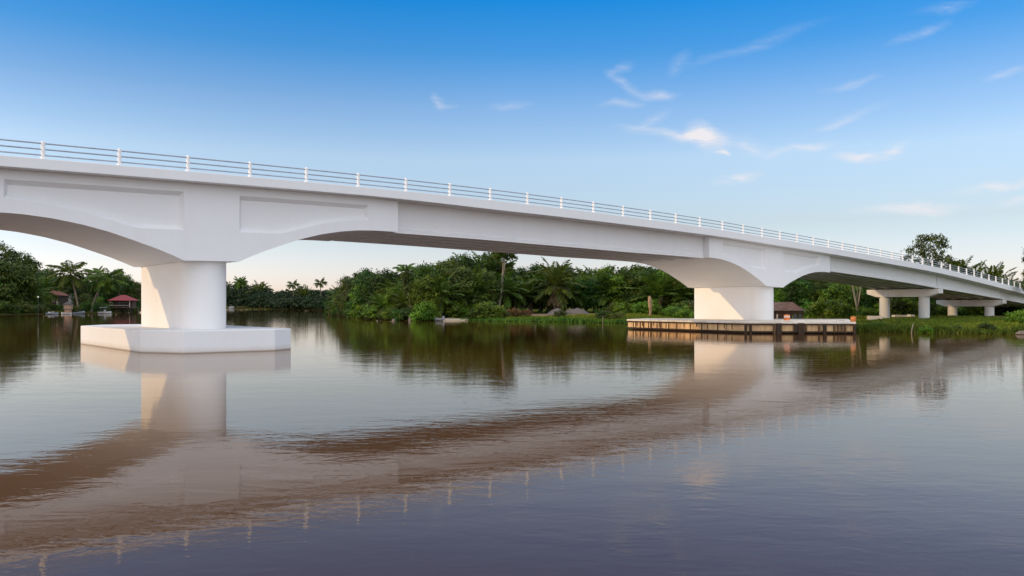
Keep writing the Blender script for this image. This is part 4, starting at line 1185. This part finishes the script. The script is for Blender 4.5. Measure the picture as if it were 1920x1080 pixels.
# pale roof glimpsed between the trees
Y = 275; e = empty('pale_roof_house', (px2x(103, Y), Y, g1(px2x(103, Y), Y))); tag(e, 'white-roofed house just visible between the trees of the left bank', 'house')
bm = bmesh.new(); hip_roof(bm, -2.5, 4.5, 0, 6, 10.2, 11.3, .4, .5); finish('roof', bm, M['boat_white'], e)
one('wall', M['pale_wall'], e, [(-2.4, 4.4, .1, 5.9, -.3, 10.15)])
# far bank buildings
Y = 552; e = empty('pavilion', (px2x(450, Y), Y, 0)); tag(e, 'distant pink-roofed pavilion on posts at the far waterline', 'pavilion')
bm = bmesh.new(); hip_roof(bm, -1.7, 1.7, 0, 3, 5.9, 7.3, .4, .5); finish('roof', bm, M['pink_roof'], e)
for x in (-1.6, 0, 1.6): one('post', M['grey_pole'], e, [(x - .1, x + .1, .1, .3, -1, 5.77)])
one('floor', M['dark_wall'], e, [(-1.8, 1.8, 0, 3, .6, .8)])
Y = 528; e = empty('jetty_hut', (px2x(503, Y), Y, 0)); tag(e, 'tiny distant red hut with a pale roof on the far bank', 'hut')
bm = bmesh.new(); hip_roof(bm, -1.0, 1.0, 0, 2, 3.0, 4.2, .3, .4); finish('roof', bm, M['pink_roof'], e)
one('wall', M['red_roof'], e, [(-.9, .9, .1, 1.9, .9, 2.97)])
for x in (-.8, -.2, .4): one('stilt', M['pale_wall'], e, [(x - .07, x + .07, .05, .2, -1, .895)])
Y = 535; e = empty('plank_shed', (px2x(486.5, Y), Y, 0)); tag(e, 'distant brown plank shed between the globe lamp and the red hut', 'shed')
one('wall', M['dead_wood'], e, [(-1.2, 1.2, 0, 2, -.4, 2.6)]); one('roof', M['grey_roof'], e, [(-1.4, 1.4, -.2, 2.2, 2.604, 2.75)])

def globe_lamp(px, Y, zt_, label):
    e = empty('globe_lamp', (px2x(px, Y), Y, 0)); tag(e, label, 'lamp', 'globe lamps on the banks')
    bm = bmesh.new(); tube(bm, [(0, 0, -.5), (0, 0, zt_ - .1)], .04, 6); finish('pole', bm, M['grey_pole'], e)
    bm = bmesh.new(); bmesh.ops.create_icosphere(bm, subdivisions=2, radius=.2, matrix=Matrix.Translation((0, 0, zt_))); finish('globe', bm, M['lamp_glass'], e, True)
globe_lamp(71.5, 206, 4.5, 'white globe lamp among the dark trees of the left bank')
globe_lamp(475.3, 530, 2.9, 'white globe lamp on the distant far bank')

# rusty roofed timber hut behind the second pier
Y = 88.0; hx = px2x(1472, Y); hz = g1(hx, Y); e = empty('timber_hut', (hx, Y, max(hz, .3))); tag(e, 'open timber hut with a rusty corrugated roof behind the second pier', 'hut')
base = max(hz, .3)
bm = bmesh.new()
def corr(x, y, z0_): return z0_ + .025 * math.sin(x * 2 * math.pi / .28)
nxr = 60
def roof_sheet(xa, xb, ya, yb, za, zb_, xs=0.0):
    vs = []
    for i in range(nxr + 1):
        f_ = i / nxr
        r_ = []
        for j in (0, 1):
            x = xa + (xb - xa) * f_ + (xs * (1 - f_ * 2) if j else 0); y = ya + (yb - ya) * j; z_ = za + (zb_ - za) * j
            r_.append(bm.verts.new((x, y, corr(x, y, z_)))); r_.append(bm.verts.new((x, y, corr(x, y, z_) - .03)))
        vs.append(r_)
    for a, b_ in zip(vs, vs[1:]):
        bm.faces.new((a[0], b_[0], b_[2], a[2])); bm.faces.new((a[1], a[3], b_[3], b_[1])); bm.faces.new((a[0], a[1], b_[1], b_[0])); bm.faces.new((a[2], b_[2], b_[3], a[3]))
    for a in (vs[0], vs[-1]): bm.faces.new((a[0], a[2], a[3], a[1]))
roof_sheet(-2.9, 2.15, -.5, 1.7, 1.45, 2.38, .75); roof_sheet(-2.9, 2.15, 4.0, 1.72, 1.45, 2.38, .75)
finish('roof', bm, M['rust_roof'], e)
one('fascia_board', M['timber_dark'], e, [(-2.7, 1.95, -.38, -.33, 1.06, 1.40)])
one('back_wall', M['dark_wall'], e, [(-2.6, 1.9, 3.3, 3.38, -.2, 1.36)])
one('side_wall', M['dark_wall'], e, [(1.84, 1.92, -.2, 3.29, -.2, .55)])
for x, mt in ((-2.5, 'timber_dark'), (-.95, 'pale_wall'), (-.2, 'timber_dark'), (.6, 'timber_dark'), (1.3, 'timber_dark'), (1.85, 'timber_dark')):
    one('post', M[mt], e, [(x - .06, x + .06, -.32, -.2, -.4, 1.40)])
for x in (-2.0, .05, .8, 1.42):
    one('window_pane', M['glass'], e, [(x, x + .42, -.27, -.24, .45, 1.0)])
one('counter', M['timber_dark'], e, [(-2.5, 1.85, -.3, -.1, .28, .40)])

# ------------------------------------------------------------------ boats
def hull(name, x0, Y, L, B, H, mat, label, cat, rz=0.0, tilt=0.0, z=0.0, cabin=None):
    e = empty(name, (x0, Y, z), rz); e.rotation_euler[1] = tilt; tag(e, label, cat)
    bm = bmesh.new(); secs = []
    for s in np.linspace(0, 1, 9):
        b_ = B / 2 * (math.sin(math.pi * min(1, .28 + s * .72)) ** .6 if s < 1 else .03) * (1 if s < .6 else 1)
        b_ = max(b_, .03); x = -L / 2 + L * s; sh = H * (1 + .35 * s ** 3); kl = -.25 * H + .35 * H * max(0, s - .75) * 4
        secs.append([(x, -b_, sh), (x, -b_ * .8, sh * .35), (x, 0, kl), (x, b_ * .8, sh * .35), (x, b_, sh), (x, b_ - .06 if b_ > .1 else b_ * .5, sh - .02), (x, 0, sh * .38), (x, -(b_ - .06) if b_ > .1 else -b_ * .5, sh - .02)])
    hull_loft(bm, secs); finish('hull', bm, mat, e, bevel=0)
    for fr in (-.22, .12):
        one('thwart', M['dead_wood'], e, [(L * fr, L * fr + .22, -B * .38, B * .38, H * .72, H * .8)])
    if cabin == 'canopy':
        for x in (-L * .3, L * .05):
            for y in (-B * .35, B * .35): one('canopy_post', M['grey_pole'], e, [(x, x + .06, y - .03, y + .03, H * .6, H + 1.15)])
        one('canopy', M['canvas'], e, [(-L * .36, L * .12, -B * .45, B * .45, H + 1.152, H + 1.24)], .02)
        one('console', M['canvas'], e, [(-L * .05, L * .02, -.35, .35, H * .5, H + .55)], .03)
    if cabin == 'motor':
        one('outboard_motor', M['boat_grey'], e, [(-L / 2 - .28, -L / 2 - .02, -.16, .16, H * .5, H * 1.7)], .05)
    return e
hull('moored_boat', px2x(197, 224), 224, 3.6, 1.4, .55, M['boat_white'], 'white boat with a small canopy moored beside the stilt house', 'boat', 0, 0, 0, 'canopy')
hull('skiff', px2x(152, 220), 219, 3.0, 1.0, .5, M['boat_grey'], 'grey skiff pulled up under the leaning coconut palms', 'boat', .7, -.12, .05)
hull('skiff', px2x(98, 206), 206, 3.0, 1.0, .42, M['boat_grey'], 'low pale skiff on the water below the hedge', 'boat', .1)
hull('skiff', px2x(122, 207), 207.5, 2.4, .9, .4, M['boat_white'], 'small white skiff below the tan plaster hut', 'boat', 3.3)
hull('dinghy', px2x(88, 207), 209, 1.5, .9, .6, M['boat_white'], 'stubby white dinghy at the left bank, left of the low skiff', 'boat', 1.2, .1)
hull('far_boat', px2x(434, 540), 540, 3.4, 1.5, 1.6, M['boat_white'], 'white boat on the far bank close to the first pier', 'boat', .2, 0, 0, 'canopy')
hull('beached_boat', px2x(823, 118.4), 118.4, 1.35, .8, .36, M['boat_grey'], 'small grey boat drawn up beside the sand strip on the right bank', 'boat', 2.7, .05, .05, 'motor')

# ------------------------------------------------------------------ stones, blocks, stakes
def rock(px, Y, s, label, seed, z=None, shape=(1, .8, .7)):
    g = random.Random(seed); bm = bmesh.new(); bmesh.ops.create_icosphere(bm, subdivisions=3, radius=1)
    for v in bm.verts:
        n_ = math.sin(v.co.x * 3 + seed) * .12 + math.sin(v.co.y * 4.3 + seed * 2) * .1 + math.sin(v.co.z * 5 + v.co.x * 4) * .07
        v.co *= 1 + n_
        v.co = Vector((v.co.x * s * shape[0], v.co.y * s * shape[1], v.co.z * s * shape[2]))
    o = finish('rock', bm, M['rock'], None, False); x = px2x(px, Y); o.location = (x, Y, (g1(x, Y) if z is None else z) + s * shape[2] * .3)
    return tag(o, label, 'rock')
rock(738, 119.5, .26, 'pale rock at the waterline, left of the vine-hung palm', 1, 0.02)
rock(769, 117.5, .4, 'pale pointed rock at the foot of the vine-hung palm', 2, .05, (.6, .6, 1.1))
rock(1928, 62.5, .55, 'flat brown rock at the water edge, far right', 4, .05, (1.5, .8, .35))
for i, (px, Y, w_, label) in enumerate(((1640, 96, 1.7, 'squat pale concrete block left of the nearer bent'), (1690, 110, 2.6, 'long low concrete slab between the nearer bent columns'), (1708, 108, .8, 'small concrete lump beside the long low slab'))):
    x = px2x(px, Y); bm = bmesh.new(); hh = .55 if i == 0 else .36
    hull_loft(bm, [[(-w_ / 2, -.4, -.2), (w_ / 2, -.42, -.2), (w_ / 2 - .04, .4, -.2), (-w_ / 2, .38, -.2)], [(-w_ / 2 + .05, -.36, hh), (w_ / 2 - .08, -.38, hh * .92), (w_ / 2 - .1, .34, hh * .95), (-w_ / 2 + .06, .33, hh)]])
    o = finish('concrete_block', bm, M['quay_deck'], None, bevel=.05); o.location = (x, Y, g1(x, Y) + .05); o.rotation_euler[2] = .15 * i
    tag(o, label, 'concrete block')
for px, Y, h_, ln, label in ((1130, 104, .95, .02, 'thin upright stake in the water left of the fender platform'), (1707, 64.5, .8, .25, 'leaning dead stick at the grassy water edge below the nearer bent')):
    x = px2x(px, Y); bm = bmesh.new(); tube(bm, [(0, 0, -1), (ln * .5, 0, h_ * .5), (ln, .05, h_)], [.05, .045, .03], 7); tube(bm, [(ln * .5, 0, h_ * .55), (ln * .5 + .12, 0, h_ * .8)], [.02, .012], 5)
    o = finish('wooden_stake', bm, M['pale_bark'], None, True); o.location = (x, Y, 0); tag(o, label, 'stake')

# ------------------------------------------------------------------ tell look-alikes apart by their order along the bank
ORD = ['first', 'second', 'third', 'fourth', 'fifth', 'sixth', 'seventh', 'eighth', 'ninth', 'tenth', 'eleventh', 'twelfth']
bylab = {}
for o in SC.objects:
    if o.parent is None and o.get('label'): bylab.setdefault(o['label'], []).append(o)
for lab, lst in bylab.items():
    if len(lst) > 1:
        lst.sort(key=lambda o: o.location.x / o.location.y)
        for i, o in enumerate(lst):
            o['label'] = '%s %s' % ('leftmost' if i == 0 else 'rightmost' if i == len(lst) - 1 else ORD[i] if i < 12 else 'further' , lab)
